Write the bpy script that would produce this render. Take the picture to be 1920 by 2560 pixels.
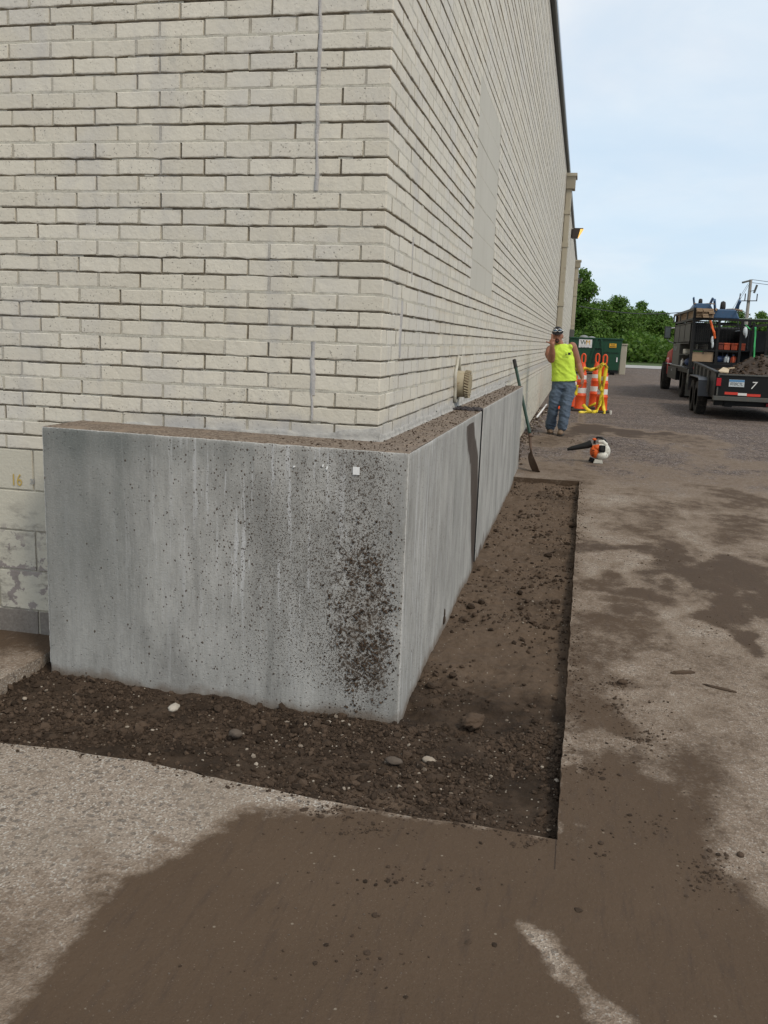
import bpy, bmesh, math, random
import numpy as np
from mathutils import Vector, Matrix

for o in list(bpy.data.objects): bpy.data.objects.remove(o)
SC = bpy.context.scene
COL = SC.collection
rng = np.random.default_rng(7)
random.seed(7)

# ------------------------------------------------------------------ camera
YAW, PITCH, ROLL, FPX = 0.20851419, -0.19063977, 0.03713879, 2249.63
CAM = np.array([0.84838635, -3.82247231, 0.44569485])
def _rot():
    cy, sy = math.cos(YAW), math.sin(YAW)
    f = np.array([-sy*math.cos(PITCH), cy*math.cos(PITCH), math.sin(PITCH)])
    r = np.array([cy, sy, 0.]); u = np.cross(r, f)
    return r*math.cos(ROLL)+u*math.sin(ROLL), -r*math.sin(ROLL)+u*math.cos(ROLL), f
RR, UU, FF = _rot()
cam = bpy.data.objects.new('camera', bpy.data.cameras.new('camera')); COL.objects.link(cam)
M = Matrix(((RR[0], UU[0], -FF[0], CAM[0]), (RR[1], UU[1], -FF[1], CAM[1]), (RR[2], UU[2], -FF[2], CAM[2]), (0, 0, 0, 1)))
cam.matrix_world = M
cam.data.sensor_fit = 'HORIZONTAL'; cam.data.sensor_width = 36; cam.data.lens = FPX/1920*36
cam.data.clip_start = 0.05; cam.data.clip_end = 3000
SC.camera = cam

# ------------------------------------------------------------------ node helpers
def nd(nt, t, ins=None, **props):
    n = nt.nodes.new(t)
    for k, v in props.items(): setattr(n, k, v)
    for k, v in (ins or {}).items():
        s = n.inputs[k]
        if isinstance(v, bpy.types.NodeSocket): nt.links.new(v, s)
        else:
            if hasattr(s.default_value, '__len__') and len(s.default_value) == 4 and len(v) == 3: v = (*v, 1)
            s.default_value = v
    return n
def mixc(nt, f, a, b, mode='MIX'):
    return nd(nt, 'ShaderNodeMix', {0: f, 6: a, 7: b}, data_type='RGBA', blend_type=mode, clamp_factor=True).outputs[2]
def ma(nt, op, a, b=0.0, c=0.0, clamp=False):
    return nd(nt, 'ShaderNodeMath', {0: a, 1: b, 2: c}, operation=op, use_clamp=clamp).outputs[0]
def sstep(nt, v, a, b):
    return nd(nt, 'ShaderNodeMapRange', {0: v, 1: a, 2: b, 3: 0.0, 4: 1.0}, interpolation_type='SMOOTHSTEP').outputs[0]
def noi(nt, vec, scale, detail=4.0, rough=0.55):
    return nd(nt, 'ShaderNodeTexNoise', {'Vector': vec, 'Scale': scale, 'Detail': detail, 'Roughness': rough}).outputs[0]
def vor(nt, vec, scale, rnd=1.0):
    return nd(nt, 'ShaderNodeTexVoronoi', {'Vector': vec, 'Scale': scale, 'Randomness': rnd})
def vscale(nt, vec, s):
    return nd(nt, 'ShaderNodeVectorMath', {0: vec, 1: s}, operation='MULTIPLY').outputs[0]
def sep(nt, vec): return nd(nt, 'ShaderNodeSeparateXYZ', {0: vec}).outputs
def attr(nt, name): return nd(nt, 'ShaderNodeAttribute', attribute_name=name).outputs['Fac']
def newmat(name):
    m = bpy.data.materials.new(name); m.use_nodes = True
    nt = m.node_tree; nt.nodes.clear()
    out = nd(nt, 'ShaderNodeOutputMaterial')
    b = nd(nt, 'ShaderNodeBsdfPrincipled')
    nt.links.new(b.outputs[0], out.inputs[0])
    return m, nt, b
def setb(nt, b, col=None, rough=None, metal=None, bump=None, bs=0.3, bd=0.01, spec=None):
    if col is not None:
        if isinstance(col, bpy.types.NodeSocket): nt.links.new(col, b.inputs['Base Color'])
        else: b.inputs['Base Color'].default_value = (*col, 1)
    if rough is not None:
        if isinstance(rough, bpy.types.NodeSocket): nt.links.new(rough, b.inputs['Roughness'])
        else: b.inputs['Roughness'].default_value = rough
    if metal is not None: b.inputs['Metallic'].default_value = metal
    if spec is not None: b.inputs['Specular IOR Level'].default_value = spec
    if bump is not None:
        n = nd(nt, 'ShaderNodeBump', {'Height': bump, 'Strength': bs, 'Distance': bd})
        nt.links.new(n.outputs[0], b.inputs['Normal'])
def gpos(nt): return nd(nt, 'ShaderNodeNewGeometry').outputs['Position']
def gisl(nt): return nd(nt, 'ShaderNodeNewGeometry').outputs['Random Per Island']

# ------------------------------------------------------------------ world (bright thin overcast) and sun
SUN_EL, SUN_AZ = math.radians(48), math.radians(128)      # azimuth clockwise from +Y
W = bpy.data.worlds.new('World'); SC.world = W; W.use_nodes = True
nt = W.node_tree; nt.nodes.clear()
wo = nd(nt, 'ShaderNodeOutputWorld'); bg = nd(nt, 'ShaderNodeBackground')
sky = nd(nt, 'ShaderNodeTexSky', sky_type='NISHITA', sun_disc=False, sun_elevation=SUN_EL, sun_rotation=SUN_AZ,
         air_density=1.0, dust_density=0.6, ozone_density=1.5, altitude=200)
dirv = nd(nt, 'ShaderNodeTexCoord').outputs['Generated']
dx, dy, dz = sep(nt, dirv)
dzz = ma(nt, 'ADD', ma(nt, 'MAXIMUM', dz, 0.0), 0.16)
pv = nd(nt, 'ShaderNodeCombineXYZ', {0: ma(nt, 'DIVIDE', dx, dzz), 1: ma(nt, 'DIVIDE', dy, dzz), 2: 0.0}).outputs[0]
warp = nd(nt, 'ShaderNodeTexNoise', {'Vector': pv, 'Scale': 0.7, 'Detail': 3.0}).outputs['Color']
pv2 = nd(nt, 'ShaderNodeVectorMath', {0: pv, 1: vscale(nt, warp, (0.9, 0.5, 0))}, operation='ADD').outputs[0]
cl = noi(nt, vscale(nt, pv2, (0.75, 0.55, 1)), 1.15, 7.0, 0.52)
cover = sstep(nt, cl, 0.34, 0.66)
cover = ma(nt, 'MULTIPLY_ADD', cover, 0.66, 0.33, True)
cover = ma(nt, 'MULTIPLY', cover, ma(nt, 'MULTIPLY_ADD', sstep(nt, dz, .02, .42), .55, .42))
cshade = noi(nt, vscale(nt, pv2, (0.6, 0.6, 1)), 2.6, 5.0, 0.55)
ccol = mixc(nt, sstep(nt, cshade, 0.35, 0.68), (7.5, 7.65, 8.0), (8.9, 8.75, 8.6))
scol = mixc(nt, 1.0, sky.outputs[0], (1.0, 1.02, 1.05), 'MULTIPLY')
scol = mixc(nt, 0.8, scol, (5.6, 7.3, 8.8))
wc = mixc(nt, cover, scol, ccol)
nt.links.new(wc, bg.inputs[0]); bg.inputs[1].default_value = 0.1
nt.links.new(bg.outputs[0], wo.inputs[0])
sl = bpy.data.lights.new('sun', 'SUN'); sl.energy = 1.5; sl.angle = math.radians(15); sl.color = (1, 0.90, 0.76)
so = bpy.data.objects.new('sun', sl); COL.objects.link(so)
to_sun = Vector((math.sin(SUN_AZ)*math.cos(SUN_EL), math.cos(SUN_AZ)*math.cos(SUN_EL), math.sin(SUN_EL)))
so.rotation_euler = to_sun.to_track_quat('Z', 'Y').to_euler()
so.location = (6, -8, 12)
SC.view_settings.view_transform = 'Standard'; SC.view_settings.look = 'None'
SC.view_settings.exposure = 0.2; SC.view_settings.gamma = 1.0; SC.view_settings.use_curve_mapping = False

# ------------------------------------------------------------------ geometry helpers
def ray(x, y): return FF + RR*(x-960)/FPX - UU*(y-1280)/FPX
def pl(x, y, ax, v):
    d = ray(x, y); return CAM + d*((v-CAM[ax])/d[ax])
def project(P):
    d = np.asarray(P, float)-CAM; z = d@FF
    return 960+FPX*(d@RR)/z, 1280-FPX*(d@UU)/z, z
def G(y): return -1.07 + 0.35*(1-np.exp(-np.maximum(y, 0)/25.))
def gr(x, y):
    d = ray(x, y); lo, hi = 0.5, 300.
    for _ in range(60):
        m = (lo+hi)/2; P = CAM+d*m
        if P[2] > G(P[1]): lo = m
        else: hi = m
    return CAM+d*lo
_T = rng.random((64, 256, 256))
def vn(x, y, seed=0):
    t = _T[seed % 64]
    xi = np.floor(x).astype(int); yi = np.floor(y).astype(int)
    fx = x-xi; fy = y-yi; fx = fx*fx*(3-2*fx); fy = fy*fy*(3-2*fy)
    a = t[xi & 255, yi & 255]; b = t[(xi+1) & 255, yi & 255]; c = t[xi & 255, (yi+1) & 255]; d = t[(xi+1) & 255, (yi+1) & 255]
    return (a*(1-fx)+b*fx)*(1-fy)+(c*(1-fx)+d*fx)*fy
def fbm(x, y, seed=0, oct=4):
    s = 0; a = .5; n = 0
    for i in range(oct):
        s = s+a*vn(x*2**i+17*i, y*2**i+31*i, seed+i); n += a; a *= .5
    return s/n

def tag(o, label=None, cat=None, group=None, kind=None):
    if label: o['label'] = label
    if cat: o['category'] = cat
    if group: o['group'] = group
    if kind: o['kind'] = kind
    return o
def link(o, parent=None, world=True):
    COL.objects.link(o)
    if parent is not None:
        o.parent = parent
        if world: o.location = -parent_loc(parent)
    return o
def parent_loc(p):
    v = Vector(p.location)
    return v + parent_loc(p.parent) if p.parent else v
def empty(name, loc, label, cat, group=None):
    o = bpy.data.objects.new(name, None); o.location = loc; o.empty_display_size = .1
    COL.objects.link(o); return tag(o, label, cat, group)
def mesh_obj(name, V, F, mats, parent=None, smooth=False, mi=None, attrs=None, angle=None, world=True):
    me = bpy.data.meshes.new(name)
    V = np.asarray(V, np.float32).reshape(-1, 3)
    if isinstance(F, np.ndarray):
        nf, k = F.shape
        me.vertices.add(len(V)); me.vertices.foreach_set('co', V.ravel())
        me.loops.add(nf*k); me.loops.foreach_set('vertex_index', F.ravel().astype(np.int32))
        me.polygons.add(nf); me.polygons.foreach_set('loop_start', np.arange(0, nf*k, k, dtype=np.int32))
        me.update(calc_edges=True); me.validate()
    else:
        me.from_pydata(V.tolist(), [], F); me.update()
    for m in (mats if isinstance(mats, (list, tuple)) else [mats]): me.materials.append(m)
    if mi is not None: me.polygons.foreach_set('material_index', np.asarray(mi, np.int32))
    me.polygons.foreach_set('use_smooth', np.full(len(me.polygons), bool(smooth)))
    if smooth:
        if angle: me.set_sharp_from_angle(angle=math.radians(angle))
    for k, a in (attrs or {}).items():
        at = me.attributes.new(k, 'FLOAT', 'POINT'); at.data.foreach_set('value', np.asarray(a, np.float32).ravel())
    return link(bpy.data.objects.new(name, me), parent, world)
_ico = {}
def ico(sub):
    if sub not in _ico:
        bm = bmesh.new(); bmesh.ops.create_icosphere(bm, subdivisions=sub, radius=1)
        bm.verts.ensure_lookup_table()
        _ico[sub] = (np.array([v.co[:] for v in bm.verts]), np.array([[v.index for v in f.verts] for f in bm.faces]))
        bm.free()
    return _ico[sub]
def rotm(ax, deg): return np.array(Matrix.Rotation(math.radians(deg), 3, ax))
class MB:
    def __init__(s): s.v = []; s.f = []; s.m = []; s.n = 0
    def add(s, V, F, mi=0):
        V = np.asarray(V, float).reshape(-1, 3); s.v.append(V)
        for f in F: s.f.append([int(i)+s.n for i in f]); s.m.append(mi)
        s.n += len(V); return s
    def box(s, c, size, R=None, mi=0, taper=None):
        h = np.array(size)/2.
        V = np.array([[-1, -1, -1], [1, -1, -1], [1, 1, -1], [-1, 1, -1], [-1, -1, 1], [1, -1, 1], [1, 1, 1], [-1, 1, 1]])*h
        if taper: V[4:, :2] *= taper
        if R is not None: V = V@np.asarray(R).T
        return s.add(V+np.array(c), [(0, 3, 2, 1), (4, 5, 6, 7), (0, 1, 5, 4), (1, 2, 6, 5), (2, 3, 7, 6), (3, 0, 4, 7)], mi)
    def b2(s, lo, hi, mi=0):
        lo, hi = np.array(lo, float), np.array(hi, float); return s.box((lo+hi)/2, np.abs(hi-lo), None, mi)
    def bar(s, p0, p1, w, h=None, mi=0):
        p0, p1 = np.array(p0, float), np.array(p1, float); d = p1-p0; L = np.linalg.norm(d); z = d/L
        x = np.cross([0, 0, 1.], z) if abs(z[2]) < .95 else np.array([1., 0, 0]); x /= np.linalg.norm(x); y = np.cross(z, x)
        return s.box((p0+p1)/2, (w, h or w, L), np.c_[x, y, z], mi)
    def tube(s, pts, r, n=10, mi=0, ell=None, cap=True, closed=False):
        P = np.array(pts, float); k = len(P)
        r = np.full(k, r, float) if np.isscalar(r) else np.array(r, float)
        T = np.gradient(P, axis=0) if not closed else np.roll(P, -1, 0)-np.roll(P, 1, 0)
        T /= np.linalg.norm(T, axis=1)[:, None]
        ref = np.array([0, 0, 1.]) if abs(T[0][2]) < .8 else np.array([0, 1., 0])
        V = []
        x = np.cross(ref, T[0]); x /= np.linalg.norm(x)
        for i in range(k):
            x = x-T[i]*(x@T[i]); x /= np.linalg.norm(x); y = np.cross(T[i], x)
            for j in range(n):
                a = 2*math.pi*j/n
                V.append(P[i]+r[i]*(x*math.cos(a)+y*math.sin(a)*(ell or 1)))
        F = []
        for i in range(k if closed else k-1):
            i2 = (i+1) % k
            for j in range(n):
                F.append((i*n+j, i*n+(j+1) % n, i2*n+(j+1) % n, i2*n+j))
        if cap and not closed: F += [tuple(range(n-1, -1, -1)), tuple(range((k-1)*n, k*n))]
        return s.add(V, F, mi)
    def cyl(s, p0, p1, r0, r1=None, n=16, mi=0):
        return s.tube([p0, p1], [r0, r0 if r1 is None else r1], n, mi)
    def loft(s, rings, mi=0, cap=True):
        n = len(rings[0]); V = np.concatenate(rings); F = []
        for i in range(len(rings)-1):
            for j in range(n): F.append((i*n+j, i*n+(j+1) % n, (i+1)*n+(j+1) % n, (i+1)*n+j))
        if cap: F += [tuple(range(n-1, -1, -1)), tuple(range((len(rings)-1)*n, len(rings)*n))]
        return s.add(V, F, mi)
    def lathe(s, prof, o=(0, 0, 0), axis=2, n=20, mi=0):
        rings = []
        for r, z in prof:
            a = np.arange(n)*2*math.pi/n; c, q = r*np.cos(a), r*np.sin(a); z = np.full(n, z)
            rings.append(np.stack([[z, c, q], [q, z, c], [c, q, z]][axis], 1)+np.array(o))
        return s.loft(rings, mi)
    def ball(s, c, r, sub=2, mi=0, R=None):
        V, F = ico(sub); V = V*np.array(r)
        if R is not None: V = V@np.asarray(R).T
        return s.add(V+np.array(c), F, mi)
    def prism(s, poly, lo, hi, axis=0, mi=0):
        n = len(poly); V = []
        for t in (lo, hi):
            for a, b in poly: V.append([(t, a, b), (a, t, b), (a, b, t)][axis])
        F = [tuple(range(n-1, -1, -1)), tuple(range(n, 2*n))]+[(i, (i+1) % n, n+(i+1) % n, n+i) for i in range(n)]
        return s.add(V, F, mi)
    def build(s, name, mats, parent=None, smooth=False, angle=35, bevel=0, world=True, kind=None):
        if not isinstance(mats, (list, tuple)): mats = [mats]
        o = mesh_obj(name, np.concatenate(s.v), s.f, mats, parent, False, s.m, world=world)
        bm = bmesh.new(); bm.from_mesh(o.data); bmesh.ops.recalc_face_normals(bm, faces=bm.faces); bm.to_mesh(o.data); bm.free()
        if smooth:
            o.data.polygons.foreach_set('use_smooth', np.ones(len(o.data.polygons), bool)); o.data.set_sharp_from_angle(angle=math.radians(angle))
        if bevel:
            md = o.modifiers.new('bevel', 'BEVEL'); md.width = bevel; md.segments = 2; md.limit_method = 'ANGLE'; md.angle_limit = math.radians(40)
        if kind: o['kind'] = kind
        return o
def grid_faces(nu, nv, keep=None):
    i, j = np.meshgrid(np.arange(nu-1), np.arange(nv-1), indexing='ij')
    a = i*nv+j; F = np.stack([a, a+nv, a+nv+1, a+1], -1).reshape(-1, 4)
    return F if keep is None else F[keep.reshape(-1)]
def text_mesh(txt, size, extrude=0.0):
    c = bpy.data.curves.new('t', 'FONT'); c.body = txt; c.size = size; c.align_x = 'CENTER'; c.align_y = 'CENTER'; c.extrude = extrude
    o = bpy.data.objects.new('t', c); COL.objects.link(o)
    dg = bpy.context.evaluated_depsgraph_get(); me = bpy.data.meshes.new_from_object(o.evaluated_get(dg))
    bpy.data.objects.remove(o); return me
def put_text(name, txt, size, pos, xax, yax, m, parent, sx=1.0, extrude=0.0008, shear=0.0):
    me = text_mesh(txt, size, extrude); me.materials.clear(); me.materials.append(m)
    x = Vector(xax).normalized(); y = Vector(yax).normalized(); z = x.cross(y)
    for v in me.vertices: v.co = x*((v.co.x+shear*v.co.y)*sx)+y*v.co.y+z*v.co.z+Vector(pos)
    return link(bpy.data.objects.new(name, me), parent)

# ------------------------------------------------------------------ materials
def simple(name, col, rough=0.6, metal=0.0, var=0.15, scale=6.0, dirt=0.0, dirtcol=(0.13, 0.095, 0.07), bump=0.1, bscale=60, spec=0.4):
    m, nt, b = newmat(name)
    P = nd(nt, 'ShaderNodeTexCoord').outputs['Object']
    n = noi(nt, P, scale, 5)
    c = mixc(nt, n, tuple(x*(1-var) for x in col), tuple(min(1, x*(1+var)) for x in col))
    if dirt:
        d = sstep(nt, noi(nt, P, scale*2.3, 7, .65), .62-dirt*.35, .8)
        c = mixc(nt, ma(nt, 'MULTIPLY', d, min(1, .45+dirt)), c, dirtcol)
    setb(nt, b, c, rough, metal, noi(nt, P, bscale, 3), bump, .004, spec)
    return m
BR_C = 0.0692          # brick course
BR_L = 0.203           # brick module

m_brick, nt, b = newmat('painted_brick')
P = gpos(nt); isl = gisl(nt)
X, Y, Z = sep(nt, P)
orn = nd(nt, 'ShaderNodeObjectInfo').outputs['Random']
c = mixc(nt, ma(nt, 'FRACT', ma(nt, 'ADD', isl, ma(nt, 'MULTIPLY', orn, 7.0))), (0.578, 0.536, 0.444), (0.668, 0.625, 0.526))
c = mixc(nt, ma(nt, 'MULTIPLY', sstep(nt, noi(nt, P, 2.6, 7, .68), .5, .66), .45), c, (0.475, 0.455, 0.43))
c = mixc(nt, sstep(nt, noi(nt, P, 1.3, 5), .4, .75), c, (0.60, 0.57, 0.505))
vs = noi(nt, vscale(nt, P, (5.5, 5.5, 1.1)), 1.0, 5, .6)
c = mixc(nt, ma(nt, 'MULTIPLY', sstep(nt, vs, .52, .74), .36), c, (0.44, 0.425, 0.41))
blot = ma(nt, 'MULTIPLY', sstep(nt, noi(nt, P, 9, 6, .65), .6, .72), .5)
c = mixc(nt, blot, c, (0.45, 0.43, 0.38))
# grime and bare patches on the lowest courses above the footing
low = ma(nt, 'MULTIPLY', sstep(nt, ma(nt, 'ADD', Z, ma(nt, 'MULTIPLY', noi(nt, P, 7, 5), -.16)), .03, -.07), ma(nt, 'MULTIPLY', ma(nt, 'GREATER_THAN', Z, -.02), sstep(nt, X, -1.3, -.9)))
c = mixc(nt, ma(nt, 'MULTIPLY', low, .6), c, (0.36, 0.36, 0.37))
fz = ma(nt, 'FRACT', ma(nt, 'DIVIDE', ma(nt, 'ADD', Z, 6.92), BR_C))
rw = ma(nt, 'MULTIPLY', sstep(nt, Y, .9, 2.2), ma(nt, 'MULTIPLY', sstep(nt, fz, .62, .92), sstep(nt, noi(nt, P, 2.2, 4), .42, .62)))
c = mixc(nt, ma(nt, 'MULTIPLY', rw, .4), c, (0.45, 0.34, 0.2))
pit = ma(nt, 'MULTIPLY', sstep(nt, noi(nt, P, 105, 3, .55), .63, .69), sstep(nt, noi(nt, P, 4, 4), .38, .6))
c = mixc(nt, ma(nt, 'MULTIPLY', pit, .75), c, (0.12, 0.105, 0.085))
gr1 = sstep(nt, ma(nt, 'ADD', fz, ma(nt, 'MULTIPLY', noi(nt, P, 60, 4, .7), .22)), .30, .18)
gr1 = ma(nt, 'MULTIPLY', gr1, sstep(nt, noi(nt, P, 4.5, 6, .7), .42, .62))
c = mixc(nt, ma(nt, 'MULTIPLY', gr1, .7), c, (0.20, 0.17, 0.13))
sm = ma(nt, 'MULTIPLY', sstep(nt, ma(nt, 'ABSOLUTE', ma(nt, 'SUBTRACT', fz, .5)), .30, .5), sstep(nt, noi(nt, P, 3.2, 7, .72), .5, .62))
c = mixc(nt, ma(nt, 'MULTIPLY', sm, .6), c, (0.40, 0.39, 0.375))
bmp = ma(nt, 'SUBTRACT', ma(nt, 'ADD', noi(nt, P, 55, 5, .6), ma(nt, 'MULTIPLY', noi(nt, P, 16, 3), .8)), ma(nt, 'MULTIPLY', pit, 1.2))
setb(nt, b, c, .62, 0, bmp, .45, .006, .35)

def mortar(name, col, col2):
    m, nt, b = newmat(name); P = gpos(nt)
    c = mixc(nt, sstep(nt, noi(nt, P, 14, 6, .7), .35, .7), col, col2)
    c = mixc(nt, ma(nt, 'MULTIPLY', sstep(nt, noi(nt, vscale(nt, P, (5.5, 5.5, 1.1)), 1.0, 5, .6), .52, .68), .5), c, (0.42, 0.41, 0.40))
    setb(nt, b, c, .9, 0, noi(nt, P, 90, 5, .7), .7, .006, .2); return m
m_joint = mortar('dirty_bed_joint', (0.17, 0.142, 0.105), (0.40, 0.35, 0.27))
m_head = mortar('painted_head_joint', (0.50, 0.465, 0.38), (0.33, 0.30, 0.25))
m_bedl = mortar('painted_bed_joint', (0.55, 0.525, 0.44), (0.40, 0.375, 0.32))
m_caulk = mortar('grey_caulk', (0.40, 0.39, 0.38), (0.50, 0.48, 0.46))
m_parge = mortar('grey_parging', (0.44, 0.425, 0.39), (0.28, 0.27, 0.255))

m_block, nt, b = newmat('painted_block')
P = gpos(nt); isl = gisl(nt); X, Y, Z = sep(nt, P)
c = mixc(nt, isl, (0.50, 0.475, 0.395), (0.58, 0.55, 0.46))
zz = ma(nt, 'ADD', Z, ma(nt, 'MULTIPLY', noi(nt, P, 9, 5, .6), .5))
peel = ma(nt, 'MULTIPLY', sstep(nt, noi(nt, P, 13, 7, .62), .53, .56), sstep(nt, zz, -.22, -.4))
peel = ma(nt, 'MULTIPLY', peel, ma(nt, 'LESS_THAN', X, -.5))
c = mixc(nt, peel, c, (0.27, 0.235, 0.22))
bare = ma(nt, 'MULTIPLY', ma(nt, 'LESS_THAN', Z, -.943), ma(nt, 'LESS_THAN', X, -.5))
c = mixc(nt, bare, c, mixc(nt, noi(nt, P, 70, 4, .7), (0.09, 0.075, 0.062), (0.30, 0.27, 0.24)))
scuff = ma(nt, 'MULTIPLY', sstep(nt, noi(nt, vscale(nt, P, (3, 3, 6)), 2.2, 7, .7), .48, .66), sstep(nt, Z, -.36, -.5))
c = mixc(nt, ma(nt, 'MULTIPLY', scuff, .65), c, (0.17, 0.15, 0.13))
c = mixc(nt, ma(nt, 'MULTIPLY', sstep(nt, noi(nt, vscale(nt, P, (2, 2, .5)), 1.4, 5), .5, .75), .4), c, (0.38, 0.37, 0.34))
setb(nt, b, c, .8, 0, noi(nt, P, 70, 5, .65), .5, .006, .25)

m_panel, nt, b = newmat('infill_panel'); P = gpos(nt)
c = mixc(nt, noi(nt, P, 1.8, 5), (0.47, 0.45, 0.39), (0.55, 0.53, 0.465))
c = mixc(nt, ma(nt, 'MULTIPLY', sstep(nt, noi(nt, vscale(nt, P, (1, 3, .5)), 2.0, 5), .5, .75), .4), c, (0.42, 0.395, 0.335))
setb(nt, b, c, .75, 0, noi(nt, P, 60, 4), .25, .005, .3)

# poured concrete: 'stain' wet mud run, 'splat' mud-splash density, 'pale' lime-run zone, 'dark' damp zone, 'top' = dirt on the ledge
m_conc, nt, b = newmat('poured_concrete'); P = gpos(nt); X, Y, Z = sep(nt, P)
c = mixc(nt, sstep(nt, noi(nt, vscale(nt, P, (3, 3, 1.3)), 1.4, 8, .68), .28, .72), (0.25, 0.243, 0.225), (0.46, 0.45, 0.42))
c = mixc(nt, ma(nt, 'MULTIPLY', sstep(nt, noi(nt, P, 22, 7, .75), .5, .7), .35), c, (0.43, 0.42, 0.40))
c = mixc(nt, ma(nt, 'MULTIPLY', sstep(nt, noi(nt, vscale(nt, P, (23, 23, 1.0)), 1.0, 7, .72), .5, .74), .6), c, (0.44, 0.435, 0.42))
c = mixc(nt, ma(nt, 'MULTIPLY', sstep(nt, noi(nt, vscale(nt, P, (11, 11, .9)), 1.3, 7, .7), .52, .7), .5), c, (0.185, 0.182, 0.168))
c = mixc(nt, ma(nt, 'MULTIPLY', attr(nt, 'dark'), ma(nt, 'MULTIPLY_ADD', noi(nt, vscale(nt, P, (9, 9, 1.2)), 1.0, 5), .9, .25)), c, (0.155, 0.165, 0.155))
c = mixc(nt, ma(nt, 'MULTIPLY', sstep(nt, noi(nt, vscale(nt, P, (120, 120, 6)), 1.0, 5, .75), .45, .7), .28), c, (0.20, 0.198, 0.185))
c = mixc(nt, ma(nt, 'MULTIPLY', sstep(nt, noi(nt, P, 130, 5, .8), .52, .7), .3), c, (0.52, 0.51, 0.49))
drip = ma(nt, 'MULTIPLY', sstep(nt, noi(nt, nd(nt, 'ShaderNodeVectorMath', {0: vscale(nt, P, (46, 46, 1.3)), 1: vscale(nt, nd(nt, 'ShaderNodeTexNoise', {'Vector': P, 'Scale': 9.0}).outputs['Color'], (.9, .9, .0))}, operation='ADD').outputs[0], 1.0, 4, .6), .535, .63), attr(nt, 'pale'))
c = mixc(nt, ma(nt, 'MULTIPLY', drip, .6), c, (0.53, 0.53, 0.525))
pv1 = vor(nt, vscale(nt, P, (1, 1, 1)), 78); pr = sep(nt, pv1.outputs['Color'])
pit = ma(nt, 'MULTIPLY', ma(nt, 'LESS_THAN', pr[0], ma(nt, 'MULTIPLY', sstep(nt, noi(nt, P, 3.5, 4), .4, .75), .3)), sstep(nt, ma(nt, 'ADD', pv1.outputs['Distance'], ma(nt, 'MULTIPLY', noi(nt, P, 140, 2), .2)), .36, .22))
pit2 = ma(nt, 'MULTIPLY', sstep(nt, noi(nt, vscale(nt, P, (1, 1, 1.5)), 88, 3, .6), .655, .70), sstep(nt, noi(nt, P, 5, 5, .65), .36, .55))
pit = ma(nt, 'MAXIMUM', pit, pit2)
c = mixc(nt, ma(nt, 'MULTIPLY', pit, .7), c, (0.075, 0.074, 0.07))
spl = attr(nt, 'splat'); tot = None
for sc, rr, k in ((185, .46, 1.0), (95, .42, .75), (48, .36, .33)):
    v = vor(nt, vscale(nt, P, (1, 1, .8)), sc); cr = sep(nt, v.outputs['Color'])
    on = ma(nt, 'LESS_THAN', cr[1], ma(nt, 'MULTIPLY', spl, k))
    ds = ma(nt, 'ADD', v.outputs['Distance'], ma(nt, 'MULTIPLY', noi(nt, P, sc*1.6, 2), .22))
    s1 = ma(nt, 'MULTIPLY', on, sstep(nt, ds, ma(nt, 'MULTIPLY_ADD', cr[2], rr*.5, rr*.5+.1), ma(nt, 'MULTIPLY_ADD', cr[2], rr*.5, rr*.5)))
    tot = s1 if tot is None else ma(nt, 'MAXIMUM', tot, s1)
bl1 = noi(nt, P, 75, 6, .72); bth = ma(nt, 'MULTIPLY_ADD', ma(nt, 'MINIMUM', spl, 1.25), -.17, .735)
blob = ma(nt, 'MULTIPLY', sstep(nt, ma(nt, 'SUBTRACT', bl1, bth), .0, .03), sstep(nt, spl, .12, .4))
film = ma(nt, 'MULTIPLY', sstep(nt, spl, .7, 1.9), sstep(nt, noi(nt, P, 20, 6, .7), .38, .68))
c = mixc(nt, ma(nt, 'MULTIPLY', film, .55), c, (0.15, 0.112, 0.08))
tot = ma(nt, 'MAXIMUM', tot, blob)
c = mixc(nt, ma(nt, 'MULTIPLY', tot, .88), c, mixc(nt, noi(nt, P, 30), (0.048, 0.033, 0.023), (0.10, 0.070, 0.048)))
st = attr(nt, 'stain')
stf = sstep(nt, ma(nt, 'ADD', st, ma(nt, 'MULTIPLY_ADD', noi(nt, vscale(nt, P, (24, 24, 2.5)), 1, 4), .7, -.35)), .35, .62)
c = mixc(nt, ma(nt, 'MULTIPLY', stf, .93), c, mixc(nt, noi(nt, vscale(nt, P, (9, 9, 2)), 1, 4), (0.032, 0.022, 0.016), (0.085, 0.060, 0.045)))
c = mixc(nt, ma(nt, 'MULTIPLY', sstep(nt, ma(nt, 'ADD', attr(nt, 'edge'), ma(nt, 'MULTIPLY_ADD', noi(nt, P, 110, 4, .7), 1.2, -.6)), .45, .7), .7), c, (0.56, 0.55, 0.52))
tp = attr(nt, 'top')
dust = mixc(nt, sstep(nt, noi(nt, P, 75, 5, .7), .4, .66), (0.115, 0.084, 0.062), (0.31, 0.255, 0.205))
dust = mixc(nt, sstep(nt, noi(nt, P, 9, 4), .5, .7), dust, (0.24, 0.185, 0.14))
c = mixc(nt, sstep(nt, ma(nt, 'ADD', tp, ma(nt, 'MULTIPLY_ADD', noi(nt, P, 60, 5, .7), 1.0, -.5)), .35, .6), c, dust)
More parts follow.
